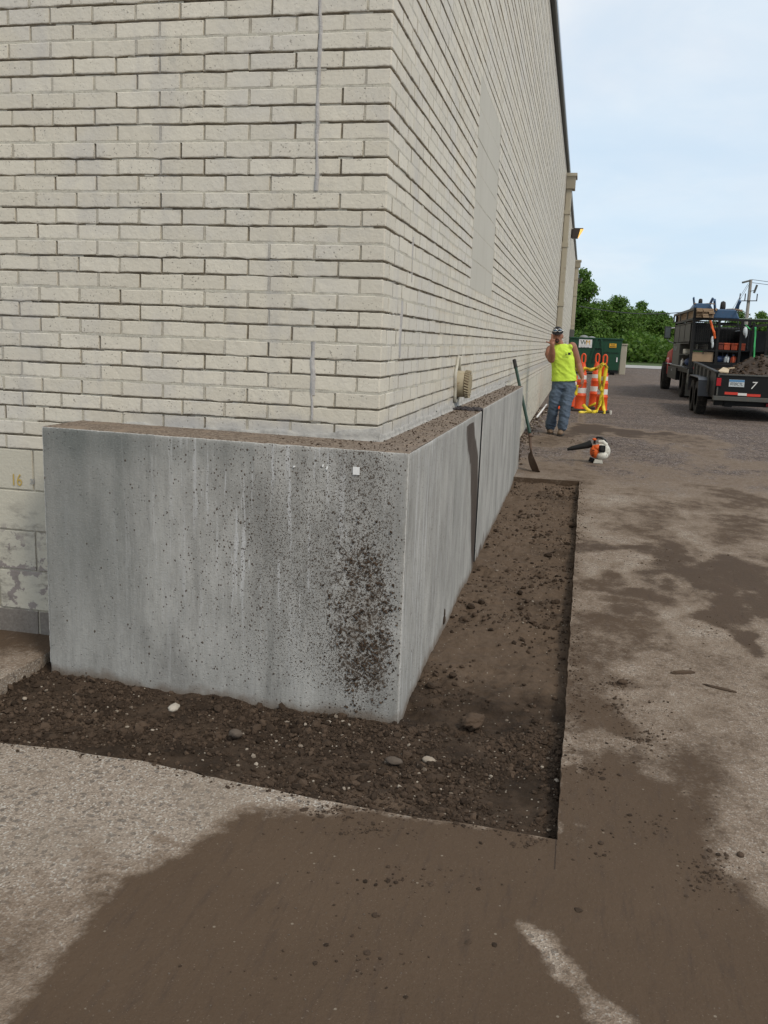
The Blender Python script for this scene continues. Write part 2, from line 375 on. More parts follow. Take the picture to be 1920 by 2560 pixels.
# mud film where the footing meets the soil
ft = attr(nt, 'foot')
c = mixc(nt, ma(nt, 'MULTIPLY', sstep(nt, ma(nt, 'ADD', ft, ma(nt, 'MULTIPLY_ADD', noi(nt, P, 14, 5), .8, -.4)), .35, .85), .75), c, (0.17, 0.135, 0.105))
bh = ma(nt, 'SUBTRACT', ma(nt, 'ADD', ma(nt, 'MULTIPLY', noi(nt, vscale(nt, P, (1, 1, .5)), 45, 5, .6), .6), ma(nt, 'MULTIPLY', tot, .5)), pit)
bh = ma(nt, 'ADD', bh, ma(nt, 'MULTIPLY', noi(nt, P, 150, 4, .7), .5))
setb(nt, b, c, ma(nt, 'MULTIPLY_ADD', noi(nt, P, 8), .2, .6), 0, bh, .7, .007, .18)

def mudmix(nt, P, mud, base):
    return base
m_pave, nt, b = newmat('pavement_surface'); P = gpos(nt); X, Y, Z = sep(nt, P)
P2 = P
v1 = vor(nt, P2, 175); r1 = sep(nt, v1.outputs['Color'])
v2 = vor(nt, P2, 70); r2 = sep(nt, v2.outputs['Color'])
agg = mixc(nt, r1[0], (0.205, 0.165, 0.13), (0.385, 0.322, 0.262))
agg = mixc(nt, ma(nt, 'MULTIPLY', ma(nt, 'GREATER_THAN', r1[1], .88), .8), agg, (0.52, 0.49, 0.44))
agg = mixc(nt, ma(nt, 'MULTIPLY', ma(nt, 'LESS_THAN', r2[1], .10), .65), agg, (0.10, 0.088, 0.078))
agg = mixc(nt, sstep(nt, noi(nt, P2, 2.5, 5), .4, .75), agg, mixc(nt, .5, agg, (0.25, 0.205, 0.16)))
farc = mixc(nt, r1[0], (0.120, 0.094, 0.083), (0.23, 0.187, 0.166))
farc = mixc(nt, sstep(nt, noi(nt, P2, 14, 7, .85), .40, .58), farc, (0.062, 0.047, 0.041))
farc = mixc(nt, ma(nt, 'MULTIPLY', sstep(nt, noi(nt, P2, 34, 5, .8), .54, .66), .6), farc, (0.33, 0.295, 0.265))
farc = mixc(nt, ma(nt, 'GREATER_THAN', r2[0], .93), farc, (0.36, 0.33, 0.31))
farc = mixc(nt, ma(nt, 'MULTIPLY', sstep(nt, noi(nt, vscale(nt, P2, (.5, 1.3, 1)), 1.1, 6, .6), .48, .66), .5), farc, (0.085, 0.066, 0.056))
ff = attr(nt, 'far')
base = mixc(nt, sstep(nt, ma(nt, 'ADD', ff, ma(nt, 'MULTIPLY_ADD', noi(nt, P2, 1.6, 5), .8, -.4)), .3, .75), agg, farc)
mud = attr(nt, 'mud')
nz = ma(nt, 'ADD', ma(nt, 'MULTIPLY_ADD', noi(nt, vscale(nt, P2, (1, .8, 1)), 9, 8, .68), 1.0, -.5), ma(nt, 'MULTIPLY_ADD', noi(nt, P2, 60, 5, .75), .62, -.31))
mm = ma(nt, 'ADD', mud, nz)
dustf = sstep(nt, mm, .02, .42); mudf = sstep(nt, mm, .34, .80)
dustc = mixc(nt, noi(nt, P2, 22, 6, .65), (0.118, 0.080, 0.052), (0.235, 0.170, 0.120))
dustc = mixc(nt, .33, dustc, agg)
mudc = mixc(nt, noi(nt, P2, 1.4, 6, .6), (0.062, 0.0405, 0.0255), (0.104, 0.0705, 0.0465))
mudc = mixc(nt, ma(nt, 'MULTIPLY', sstep(nt, noi(nt, vscale(nt, P2, (26, 5, 1)), 1.0, 5, .7), .5, .72), .5), mudc, (0.052, 0.037, 0.029))
mudc = mixc(nt, ma(nt, 'MULTIPLY', sstep(nt, noi(nt, P2, 160, 2), .66, .72), .7), mudc, (0.17, 0.135, 0.105))
v3 = vor(nt, P2, 42); r3 = sep(nt, v3.outputs['Color'])
grit = ma(nt, 'MULTIPLY', ma(nt, 'LESS_THAN', r3[0], .035), sstep(nt, v3.outputs['Distance'], .2, .12))
mudc = mixc(nt, grit, mudc, (0.20, 0.165, 0.125))
wet = attr(nt, 'wet')
mudc = mixc(nt, ma(nt, 'MULTIPLY', wet, .5), mudc, (0.05, 0.039, 0.034))
c = mixc(nt, ma(nt, 'MULTIPLY', dustf, .85), base, dustc)
c = mixc(nt, ma(nt, 'MULTIPLY', mudf, .96), c, mudc)
gap = ma(nt, 'MULTIPLY', ma(nt, 'MULTIPLY', ma(nt, 'LESS_THAN', ma(nt, 'ABSOLUTE', ma(nt, 'ADD', ma(nt, 'ADD', X, -.884), ma(nt, 'MULTIPLY', noi(nt, P2, 9), .008))), .0022), ma(nt, 'LESS_THAN', Y, -1.17)), ma(nt, 'GREATER_THAN', Y, -1.36))
c = mixc(nt, ma(nt, 'MULTIPLY', gap, .7), c, (0.03, 0.022, 0.018))
h = ma(nt, 'ADD', ma(nt, 'MULTIPLY', v1.outputs['Distance'], ma(nt, 'MULTIPLY_ADD', mudf, -.85, 1.0)), ma(nt, 'MULTIPLY', noi(nt, P2, 60, 5, .65), .7))
h = ma(nt, 'ADD', h, ma(nt, 'MULTIPLY', mudf, ma(nt, 'MULTIPLY_ADD', noi(nt, vscale(nt, P2, (30, 9, 1)), 1, 5, .7), .9, .6)))
setb(nt, b, c, ma(nt, 'MULTIPLY_ADD', mudf, -.06, .90), 0, h, .6, .007, .12)

m_soil, nt, b = newmat('dug_soil'); P = gpos(nt); X, Y, Z = sep(nt, P)
c = mixc(nt, sstep(nt, noi(nt, P, 5, 8, .7), .3, .7), (0.032, 0.022, 0.015), (0.088, 0.061, 0.042))
packed = sstep(nt, ma(nt, 'ADD', attr(nt, 'packed'), ma(nt, 'MULTIPLY_ADD', noi(nt, P, 7, 6, .65), 1.0, -.5)), .3, .75)
c = mixc(nt, packed, c, mixc(nt, noi(nt, P, 26, 5, .7), (0.085, 0.058, 0.039), (0.17, 0.122, 0.086)))
v1 = vor(nt, P, 85); r1 = sep(nt, v1.outputs['Color'])
c = mixc(nt, ma(nt, 'MULTIPLY', ma(nt, 'LESS_THAN', r1[0], .045), sstep(nt, v1.outputs['Distance'], .36, .2)), c, (0.33, 0.29, 0.235))
setb(nt, b, c, .95, 0, ma(nt, 'ADD', noi(nt, P, 60, 6, .7), ma(nt, 'MULTIPLY', noi(nt, P, 180, 4, .7), .5)), .9, .012, .15)

m_clod, nt, b = newmat('soil_clod'); P = gpos(nt)
c = mixc(nt, gisl(nt), (0.032, 0.022, 0.015), (0.095, 0.066, 0.046))
setb(nt, b, c, .95, 0, noi(nt, P, 150, 5, .7), .8, .006, .15)
m_peb, nt, b = newmat('pebble'); P = gpos(nt)
c = mixc(nt, gisl(nt), (0.13, 0.098, 0.07), (0.36, 0.31, 0.25))
setb(nt, b, c, .75, 0, noi(nt, P, 200, 3), .3, .003, .3)

m_leaf, nt, b = newmat('leaves')
isl = gisl(nt)
c = mixc(nt, isl, (0.05, 0.12, 0.012), (0.165, 0.275, 0.048))
c = mixc(nt, sstep(nt, noi(nt, gpos(nt), .45, 3), .4, .65), c, mixc(nt, .5, c, (0.045, 0.10, 0.012)))
setb(nt, b, c, .55, spec=.3)
tr = nd(nt, 'ShaderNodeBsdfTranslucent', {'Color': c})
mx = nd(nt, 'ShaderNodeMixShader', {0: .38, 1: b.outputs[0], 2: tr.outputs[0]})
nt.links.new(mx.outputs[0], [n for n in nt.nodes if n.type == 'OUTPUT_MATERIAL'][0].inputs[0])
m_bark = simple('bark', (0.10, 0.08, 0.06), .9, bump=.6, bscale=25)
m_grass = simple('grass_ground', (0.06, 0.095, 0.025), .95, scale=.8, var=.4)

m_black = simple('black_paint', (0.011, 0.0115, 0.012), .4, dirt=.12, dirtcol=(.05, .042, .036), spec=.22)
m_blackm = simple('black_steel', (0.015, 0.015, 0.015), .5, dirt=.2, dirtcol=(.06, .05, .042), spec=.22)
m_greyst = simple('grey_green_steel', (0.085, 0.088, 0.080), .55, dirt=.4)
m_tyre = simple('tyre_rubber', (0.022, 0.021, 0.020), .85, dirt=.5, dirtcol=(.10, .085, .07))
m_rim = simple('grey_rim', (0.33, 0.32, 0.31), .45, .6, dirt=.3)
m_red = simple('red_paint', (0.50, 0.025, 0.025), .3)
m_redl = simple('red_lens', (0.40, 0.012, 0.018), .25)
m_white = simple('white_paint', (0.78, 0.78, 0.76), .45, dirt=.1)
m_lumber = simple('lumber', (0.33, 0.235, 0.15), .8, scale=3, var=.3, dirt=.2)
m_ply = simple('plywood', (0.50, 0.40, 0.27), .75, scale=4, var=.15)
m_orange = simple('orange_plastic', (0.72, 0.085, 0.018), .45, var=.1, dirt=.12, dirtcol=(.25, .06, .03))
m_orange2 = simple('orange_box_plastic', (0.46, 0.075, 0.025), .5, dirt=.2)
m_refl = simple('white_reflective_band', (0.72, 0.71, 0.68), .4, var=.06, dirt=.12)
m_rubber = simple('black_rubber', (0.025, 0.024, 0.023), .85, dirt=.4)
m_tape = simple('yellow_tape', (0.78, 0.60, 0.03), .4, var=.1)
m_ink = simple('black_ink', (0.02, 0.02, 0.02), .6)
m_dgreen = simple('dumpster_green', (0.010, 0.060, 0.030), .4, dirt=.12, dirtcol=(.05, .06, .045))
m_signw = simple('white_sign', (0.72, 0.73, 0.74), .4, var=.04)
m_signy = simple('yellow_sign', (0.72, 0.40, 0.03), .4, var=.06)
m_signg = simple('dark_green_ink', (0.02, 0.055, 0.03), .5)
m_greyink = simple('grey_ink', (0.30, 0.31, 0.32), .6)
m_blue = simple('blue_plastic', (0.045, 0.10, 0.19), .45, dirt=.2)
m_tarp = simple('blue_tarp', (0.05, 0.09, 0.22), .5)
m_green = simple('green_plastic', (0.02, 0.42, 0.10), .45)
m_grstrap = simple('green_strap', (0.06, 0.42, 0.14), .6)
m_plate = simple('plate_white', (0.55, 0.60, 0.62), .35, var=.06)
m_plateb = simple('plate_blue', (0.10, 0.26, 0.48), .35, var=.06)
m_metal = simple('galvanised_metal', (0.42, 0.43, 0.44), .4, .7, var=.1)
m_coping = simple('coping_metal', (0.36, 0.40, 0.44), .35, .5, var=.06)
m_dspout = simple('beige_downspout', (0.40, 0.36, 0.275), .5, var=.1, scale=2, dirt=.15)
m_woodpole = simple('weathered_pole', (0.34, 0.31, 0.28), .85, scale=4)
m_handle = simple('green_handle', (0.012, 0.042, 0.028), .4, dirt=.2)
m_rust = simple('rusty_steel', (0.13, 0.085, 0.06), .7, .3, var=.3, dirt=.35, dirtcol=(.09, .065, .05))
m_cream = simple('cream_plastic', (0.60, 0.585, 0.52), .45, var=.05, dirt=.12)
m_borange = simple('bright_orange', (0.70, 0.12, 0.02), .4, var=.08)
m_pipe = simple('stained_pipe', (0.40, 0.345, 0.235), .55, var=.2, scale=14, dirt=.35, dirtcol=(.2, .11, .05))
m_stone = simple('pale_stone', (0.30, 0.25, 0.195), .8, scale=30, var=.2)
m_dstone = simple('dark_stone', (0.10, 0.078, 0.06), .9, scale=30, var=.25, bump=.6)
m_skin = simple('skin', (0.30, 0.135, 0.085), .5, var=.08, bump=.05)
m_hair = simple('dark_hair', (0.02, 0.015, 0.012), .8)
m_capb = simple('black_cap', (0.012, 0.012, 0.014), .7)
m_lens = simple('mirror_lens', (0.10, 0.15, 0.21), .12, .8, var=.05)
m_hivis = simple('hivis_cloth', (0.58, 0.80, 0.075), .75, var=.05, scale=9, bump=.2)
m_jeans = simple('worn_denim', (0.085, 0.118, 0.165), .85, var=.55, scale=7, dirt=.2, dirtcol=(.11, .10, .09), bump=.3, bscale=90)
m_boot = simple('tan_boot', (0.17, 0.115, 0.075), .8, var=.3, scale=14, dirt=.3)
m_wallb = simple('beige_masonry', (0.44, 0.40, 0.32), .85, scale=2, dirt=.1)
m_road = simple('pale_road', (0.36, 0.355, 0.34), .9, scale=1)
m_wire = simple('dark_wire', (0.03, 0.03, 0.035), .6)
m_lampb = simple('bronze_lamp', (0.045, 0.035, 0.028), .5)
m_chalk = simple('ochre_crayon', (0.50, 0.36, 0.10), .8)
m_bag = simple('plastic_bag', (0.55, 0.60, 0.62), .4, var=.15)
m_glow, nt, b = newmat('lit_lamp_glass')
b.inputs['Base Color'].default_value = (.6, .35, .1, 1); b.inputs['Emission Color'].default_value = (1.0, .55, .12, 1); b.inputs['Emission Strength'].default_value = 1.0
m_glass = simple('dark_glass', (0.10, 0.12, 0.13), .1, var=.05)
m_roof = simple('roof_membrane', (0.2, 0.2, 0.2), .9)

# ------------------------------------------------------------------ ground masks
def inpoly(x, y, poly):
    r = np.zeros(x.shape, bool); n = len(poly)
    for i in range(n):
        x0, y0 = poly[i]; x1, y1 = poly[(i+1) % n]
        if y0 == y1: continue
        r ^= ((y0 > y) != (y1 > y)) & (x < (x1-x0)*(y-y0)/(y1-y0)+x0)
    return r
def sdf(x, y, poly):
    d = np.full(x.shape, 1e9); n = len(poly)
    for i in range(n):
        a = np.array(poly[i], float); e = np.array(poly[(i+1) % n], float)-a
        t = np.clip(((x-a[0])*e[0]+(y-a[1])*e[1])/(e@e+1e-9), 0, 1)
        d = np.minimum(d, np.hypot(x-a[0]-t*e[0], y-a[1]-t*e[1]))
    return np.where(inpoly(x, y, poly), d, -d)
k_ = 1.1573
def gpoly(pts, k=k_): return [tuple(gr(x*k, y*k)[:2]) for x, y in pts]
# outlines of the mud on the ground, measured and laid out in metres on the pavement
MUD1 = gpoly([(760, 1752), (715, 1764), (680, 1764), (640, 1752), (560, 1743), (505, 1750), (470, 1775), (462, 1795), (425, 1812), (378, 1836), (330, 1848), (326, 1868), (255, 1892), (215, 1925), (175, 1985), (120, 2075), (70, 2150), (10, 2235), (-200, 2700), (1600, 2700), (2100, 2500), (2100, 2050), (1700, 2010), (1659, 1980), (1650, 1890), (1560, 1790), (1500, 1700), (1400, 1640), (1320, 1600), (1212, 1610), (1195, 1815), (1000, 1775)])
LIGHT1 = gpoly([(1143, 2006), (1180, 2025), (1215, 2062), (1262, 2095), (1290, 2130), (1345, 2165), (1385, 2215), (1470, 2300), (1380, 2320), (1268, 2212), (1235, 2170), (1195, 2115), (1158, 2078)])
DUST1 = gpoly([(0, 1930), (120, 1905), (200, 1905), (290, 1890), (215, 1990), (60, 2190), (-200, 2600), (-400, 2000)])
PATCH = [  # centre x, y (m), radii, strength
    ]
def patch(px, py, rx, ry, s, wet=0.0):
    c = gr(px, py); a = gr(px+rx, py); b_ = gr(px, py-ry)
    PATCH.append((c[0], c[1], max(.02, a[0]-c[0]), max(.03, (b_[1]-c[1])), s, wet))
for a in [(1659, 1319, 48, 50, .62), (1640, 1270, 70, 30, .6), (1505, 1354, 80, 20, .75, .5), (1608, 1361, 60, 22, .8, .4), (1693, 1416, 95, 34, .8, .5), (1814, 1429, 120, 42, .85, .5), (1930, 1440, 90, 40, .8, .3),
          (1487, 1443, 62, 24, .72), (1618, 1481, 70, 30, .8, .3), (1840, 1532, 52, 60, .95, .5), (1860, 1584, 50, 30, .9, .4), (1556, 1550, 110, 60, .72), (1625, 1629, 60, 24, .6), (1480, 1629, 80, 50, .66),
          (1831, 1240, 56, 24, .72), (1870, 1330, 100, 30, .68), (1480, 1073, 70, 9, .95, .9), (1590, 1082, 80, 8, .9, .9), (1690, 1098, 80, 10, .6, .6), (1420, 1082, 40, 9, .7, .6), (1380, 1100, 60, 12, .6, .3), (1850, 1160, 80, 14, .4),
          (1750, 1130, 60, 8, .5), (1600, 1220, 30, 8, .5), (1900, 1500, 60, 20, .8, .3), (1450, 1700, 80, 70, .7), (1520, 1790, 110, 70, .8), (1440, 1870, 60, 60, .6), (1700, 1900, 60, 60, .5), (1860, 1850, 80, 100, .35),
          (370, 2180, 40, 40, .75), (350, 2230, 60, 30, .55), (200, 2265, 40, 25, .6), (110, 2290, 70, 40, .5), (370, 2125, 60, 25, .45), (520, 1990, 30, 14, .45), (250, 2150, 60, 30, .3), (1380, 1190, 70, 16, .35), (1330, 1240, 30, 6, .3),
          (1560, 1195, 60, 12, .3), (1700, 1200, 90, 14, .35)]: patch(*a)
def ground_attrs(x, y):
    dN = .13*(fbm(x*5, y*5, 3, 5)-.5)+.08*(fbm(x*17, y*17, 11, 4)-.5)
    s = sdf(x, y, MUD1); w = .05
    m1 = np.clip(.5+(s+dN)/(2*w), 0, 1)
    # the right-hand boundary of the mud fades over a hand's breadth
    s2 = np.clip(.5+(s+dN*2.2)/.34, 0, 1); m1 = np.where(x > .93, s2, m1)
    sl_ = sdf(x, y, LIGHT1); m1 = np.minimum(m1, 1-np.clip(.5+(sl_+dN*.8)/.05, 0, 1))
    sd = sdf(x, y, DUST1); m1 = np.maximum(m1, .46*np.clip(.5+(sd+dN*2)/.3, 0, 1))
    base = np.where((x > .9) | (y > 5.9), .27+1.0*(fbm(x*2.2, y*1.6, 21, 5)-.42), .0)
    base = base*np.clip((9.5-y)/3, 0.25, 1)
    wet = np.zeros_like(x); p = base
    wx = x+.34*(fbm(x*3, y*2.2, 31, 5)-.5)*2; wy = y+.8*(fbm(x*3, y*2.2, 37, 5)-.5)*2
    for cx, cy, rx, ry, st, wt in PATCH:
        q = np.hypot((wx-cx)/(rx*1.3), (wy-cy)/(ry*1.3)); k = np.clip((1.6-q)/1.25, 0, 1)
        k = k*k*(3-2*k); p = np.maximum(p, np.maximum(base, st*k)); wet = np.maximum(wet, wt*k)
    e = np.where((y > -1.2) & (x > .86), np.clip(1-(x-.9)/.12, 0, 1)*.45*fbm(x*3, y*3, 5, 3)*2, 0)
    p = np.maximum(p, e)
    mud = np.maximum(m1, p)
    far = np.clip((y-4.3)/3.2, 0, 1)
    return mud, wet, far
def tr_right(y):   # right edge of the excavation
    return .884+.024*np.clip((y+1.2)/7.2, 0, 1)+.006*(vn(y*6, y*0, 9)-.5)+.007*(fbm(y*24, y*0+3, 14, 3)-.5)
FR = [(-4.5, -.985), (-1.9, -1.04), (-1.144, -1.088), (-.98, -1.075), (-.83, -1.078), (-.60, -1.075), (-.36, -1.10), (-.20, -1.125), (-.02, -1.145), (.25, -1.17), (.45, -1.185), (.60, -1.175), (.885, -1.192)]
FRX = np.array([a for a, _ in FR]); FRY = np.array([b_ for _, b_ in FR])
def tr_front(x):
    y = np.interp(x, FRX, FRY)
    k = np.clip((.25-x)/.3, 0, 1)
    return np.where(x < .885, y+k*.022*(fbm(x*9, x*0, 13, 4)-.5), -1.192)

PV, PF, PA = [], [], []; pn = 0
def sheet(x, y, drop=None):
    global pn
    nu, nv = x.shape
    z = G(y)+.005*(fbm(x*1.1, y*1.1, 41, 3)-.5)*np.clip((30-y)/30, 0, 1)
    PV.append(np.stack([x, y, z], -1).reshape(-1, 3)); PF.append(grid_faces(nu, nv)+pn); pn += nu*nv
    m, w_, f_ = ground_attrs(x, y); PA.append(np.stack([m, w_, f_], -1).reshape(-1, 3))
def lin(a, b, n): return np.linspace(a, b, n)
def skirt(x, y):   # cut face along an edge of the excavation
    global pn
    z = G(y)+.005*(fbm(x*1.1, y*1.1, 41, 3)-.5)
    V = np.stack([np.stack([x, y, z], -1), np.stack([x, y, z-.16], -1)], 1); n = len(x)
    PV.append(V.reshape(-1, 3)); PF.append(grid_faces(n, 2)+pn); pn += 2*n
    PA.append(np.repeat(np.stack([np.full(n, .75), np.full(n, .1), np.zeros(n)], -1), 2, 0))
u = lin(0, 1, 190)[:, None]; xs = np.r_[lin(-5, -2.2, 20), lin(-2.18, 2.4, 230), lin(2.42, 6, 60)][None, :]
y1 = tr_front(xs); yy = (-3.0+(y1+3.0)*u); sheet(np.repeat(xs, 190, 0), yy)
ys = np.r_[lin(-1.192, 6.03, 330)][:, None]; x0 = tr_right(ys); sheet(x0+(6-x0)*(lin(0, 1, 150)[None, :]**1.6), np.repeat(ys, 150, 1))
ys = 6.03+(28-6.03)*lin(0, 1, 260)[:, None]**1.4; xs2 = lin(-.02, 6, 130)[None, :]; sheet(np.repeat(xs2, 260, 0), np.repeat(ys, 130, 1))
def coarse(xa, xb, ya, yb, nx=8, ny=14): sheet(np.repeat(lin(xa, xb, nx)[None, :], ny, 0), np.repeat(lin(ya, yb, ny)[:, None], nx, 1))
coarse(6, 70, -30, 28, 10, 40); coarse(-.02, 70, 28, 60, 10, 20); coarse(-60, 6, -30, -3, 10, 8); coarse(-60, -5, -3, .0, 8, 4)
ye = lin(-1.192, 6.03, 300); skirt(tr_right(ye), ye)
xe = lin(-4.9, .885, 300); skirt(xe, tr_front(xe))
xe = lin(.0, .905, 40); skirt(xe, np.full(40, 6.03))
PA = np.concatenate(PA)
pave = mesh_obj('pavement', np.concatenate(PV), np.concatenate(PF), m_pave, smooth=True, angle=40, attrs={'mud': PA[:, 0], 'wet': PA[:, 1], 'far': PA[:, 2]})
tag(pave, kind='structure')
road = mesh_obj('road', [(-200, 52, -.745+.004), (300, 52, -.745+.004), (300, 60.2, -.735+.006), (-200, 60.2, -.735+.006)], [(0, 1, 2, 3)], m_road); tag(road, kind='structure')
lawn = mesh_obj('grass', [(-900, 60, -.78), (900, 60, -.78), (900, 1500, -.72), (-900, 1500, -.72)], [(0, 1, 2, 3)], m_grass); tag(lawn, kind='structure')
sub = mesh_obj('ground', [(-900, -900, -1.35), (900, -900, -1.35), (900, 60.1, -1.35), (-900, 60.1, -1.35)], [(0, 1, 2, 3)], m_soil); tag(sub, kind='structure')

# ---- soil in the excavation
def soil_z(x, y):
    z = -1.142+.082*np.clip((y-.1)/5.9, 0, 1)
    z = z+.020*(fbm(x*2.2, y*2.2, 51, 3)-.5)+.030*(fbm(x*6.5, y*6.5, 58, 4)-.5)*np.clip((x-.1)/.1, 0, 1)
    rough = np.where(y > -.2, 1.0, 1.0)
    z = z+rough*(.055*(fbm(x*3.5, y*3.5, 52, 4)-.5)+.030*(fbm(x*14, y*14, 53, 4)-.5)+.012*(fbm(x*42, y*42, 54, 3)-.5))
    fe = np.clip((tr_front(x)+.42-y)/.42, 0, 1); z = z+fe*.052*np.where(x < .4, 1, np.clip((.95-x)/.55, 0.2, 1))
    # soil banked against the left half of the footing
    z = z+.022*np.clip((y+.62)/.3, 0, 1)*np.clip((-x-.2)/1.0, 0, 1)*(y < 0)
    top = G(y)-.004
    edge = np.minimum(np.abs(y-tr_front(x)), np.abs(x-tr_right(y)))
    return np.minimum(z, top+np.where(edge > .03, .025, 0))
def soil_packed(x, y):
    p = np.clip((y+.25)/.5, 0, 1)*.55+.12
    p = p+.5*np.exp(-((x+.95)/.5)**2-((y+.70)/.10)**2)
    p = p+.30*np.exp(-((x-.35)/.12)**2)*(y > .3)+.5*(fbm(x*2.2, y*2.2, 59, 3)-.5)+.55*np.exp(-((x-.3)/.3)**2-((y+1.02)/.1)**2)
    return p
xs = np.arange(-3.2, .96, .0095); ys = np.r_[np.arange(-1.21, .0, .0095), np.arange(.0, 6.06, .0125)]
Xg, Yg = np.meshgrid(xs, ys, indexing='ij')
Zg = soil_z(Xg, Yg)
Yc = np.where(Yg < tr_front(Xg), tr_front(Xg), Yg); Xc = np.where((Xg > tr_right(Yg)), tr_right(Yg), Xg)
xc = (Xg[:-1, :-1]+.005); yc = (Yg[:-1, :-1]+.005)
keep = ~((xc < .16) & (yc > -.27)) | ((xc < -1.40) & (yc < .02))
F = grid_faces(len(xs), len(ys), keep)
used = np.unique(F); remap = np.zeros(Xg.size, int); remap[used] = np.arange(len(used))
V = np.stack([Xc, Yc, Zg], -1).reshape(-1, 3)[used]
soil = mesh_obj('soil', V, remap[F], m_soil, smooth=True, attrs={'packed': soil_packed(V[:, 0], V[:, 1])}); tag(soil, kind='structure')

def scatter(name, pts, sizes, mat_, sub=1, flat=.75, seed=1, group=None):
    r = np.random.default_rng(seed); BV, BF = ico(sub); n = len(pts)
    Q = r.normal(size=(n, 4)); Q /= np.linalg.norm(Q, axis=1)[:, None]
    w, x, y, z = Q.T
    R = np.stack([1-2*(y*y+z*z), 2*(x*y-w*z), 2*(x*z+w*y), 2*(x*y+w*z), 1-2*(x*x+z*z), 2*(y*z-w*x), 2*(x*z-w*y), 2*(y*z+w*x), 1-2*(x*x+y*y)], -1).reshape(n, 3, 3)
    an = r.uniform(.6, 1.25, (n, 1, 3)); jit = r.uniform(.72, 1.22, (n, len(BV), 1))
    V = np.einsum('nij,nkj->nki', R, BV[None]*an*jit)*np.asarray(sizes)[:, None, None]
    V[:, :, 2] *= flat
    V += np.asarray(pts)[:, None, :]
    F = (BF[None]+(np.arange(n)*len(BV))[:, None, None]).reshape(-1, 3)
    o = mesh_obj(name, V.reshape(-1, 3), F, mat_, smooth=(sub > 1)); o['kind'] = 'stuff'; return o
def soil_pts(n, r, front=True):
    out = []
    while len(out) < n:
        x = r.uniform(-3.0, .9, 4000); y = np.where(r.random(4000) < .5, r.uniform(-1.19, -.27, 4000), r.uniform(-.6, 6.0, 4000))
        ok = (y > tr_front(x)+.008) & (x < tr_right(y)-.008) & ((x > .215) | (y < -.325))
        dens = np.where(y < -.2, 1.0, .8)*np.clip(fbm(x*4, y*4, 57, 3)*2.6-.7, .05, 1)*np.clip(1.35-soil_packed(x, y), .25, 1)
        ok &= r.random(4000) < dens
        out += list(zip(x[ok], y[ok]))
    a = np.array(out[:n]); return a
r_ = np.random.default_rng(3)
p2 = soil_pts(26000, r_); sz = np.clip(np.exp(r_.normal(math.log(.0038), .62, len(p2))), .0016, .022)*np.where(p2[:, 1] > 0, 1.5, 1.0)
scatter('soil_clods', np.c_[p2, soil_z(p2[:, 0], p2[:, 1])+sz*.3], sz, m_clod, 1, .8, 2)
p2 = soil_pts(700, r_); sz = np.clip(np.exp(r_.normal(math.log(.0042), .45, len(p2))), .002, .012)
scatter('gravel', np.c_[p2, soil_z(p2[:, 0], p2[:, 1])+sz*.35], sz, m_peb, 1, .7, 4)
# crumbs of soil strewn over the pavement
cr = []
for px, py, rx, ry, n in [(1535, 1710, 60, 18, 120), (1600, 1850, 110, 60, 160), (1480, 1930, 60, 60, 110), (1540, 1770, 160, 60, 150), (1780, 2190, 110, 70, 220), (1640, 2060, 200, 90, 90), (1000, 2200, 500, 120, 90), (930, 2075, 160, 25, 130),
                          (1650, 1400, 200, 60, 120), (1800, 1560, 90, 60, 80), (1500, 2140, 80, 40, 20), (900, 2400, 600, 140, 60), (820, 2030, 90, 18, 110), (1330, 2110, 120, 30, 45), (1440, 1690, 40, 200, 90), (1480, 1300, 40, 100, 60), (1520, 1110, 160, 25, 60), (1430, 1105, 70, 14, 60)]:
    for _ in range(n):
        a, q = r_.uniform(0, 2*math.pi), r_.normal(0, .55)
        g_ = gr(px+rx*q*math.cos(a), py+ry*q*math.sin(a))
        if g_[0] < tr_right(g_[1])+.01 and g_[1] > tr_front(np.array([g_[0]]))[0]-.01 and g_[1] < 6.1: continue
        if g_[0] < .05: 
            if g_[1] > -1: continue
        cr.append(g_)
for _ in range(420):
    yq = r_.uniform(-1.2, 6.0); cr.append(np.array([tr_right(np.array([yq]))[0]+abs(r_.normal(.012, .03))+.006, yq, float(G(yq))]))
    xq = r_.uniform(-2.2, .88); yq = tr_front(np.array([xq]))[0]-abs(r_.normal(.004, .018))-.004
    if r_.random() < .8: cr.append(np.array([xq, yq, float(G(yq))]))
cr = np.array(cr); sz = np.clip(np.exp(r_.normal(math.log(.0030), .55, len(cr))), .0013, .012)*np.clip(1+(cr[:, 1]-2)*.08, 1, 2)
cr[:, 2] += .001
scatter('soil_crumbs', cr, sz, m_clod, 1, .6, 6)
pp = np.array([gr(r_.uniform(20, 1900), r_.uniform(2080, 2540)) for _ in range(150)]); pp = pp[(pp[:, 1] < -1.21)]
scatter('grit', pp, np.clip(np.exp(r_.normal(math.log(.0019), .4, len(pp))), .001, .004), m_dstone, 1, .6, 8)

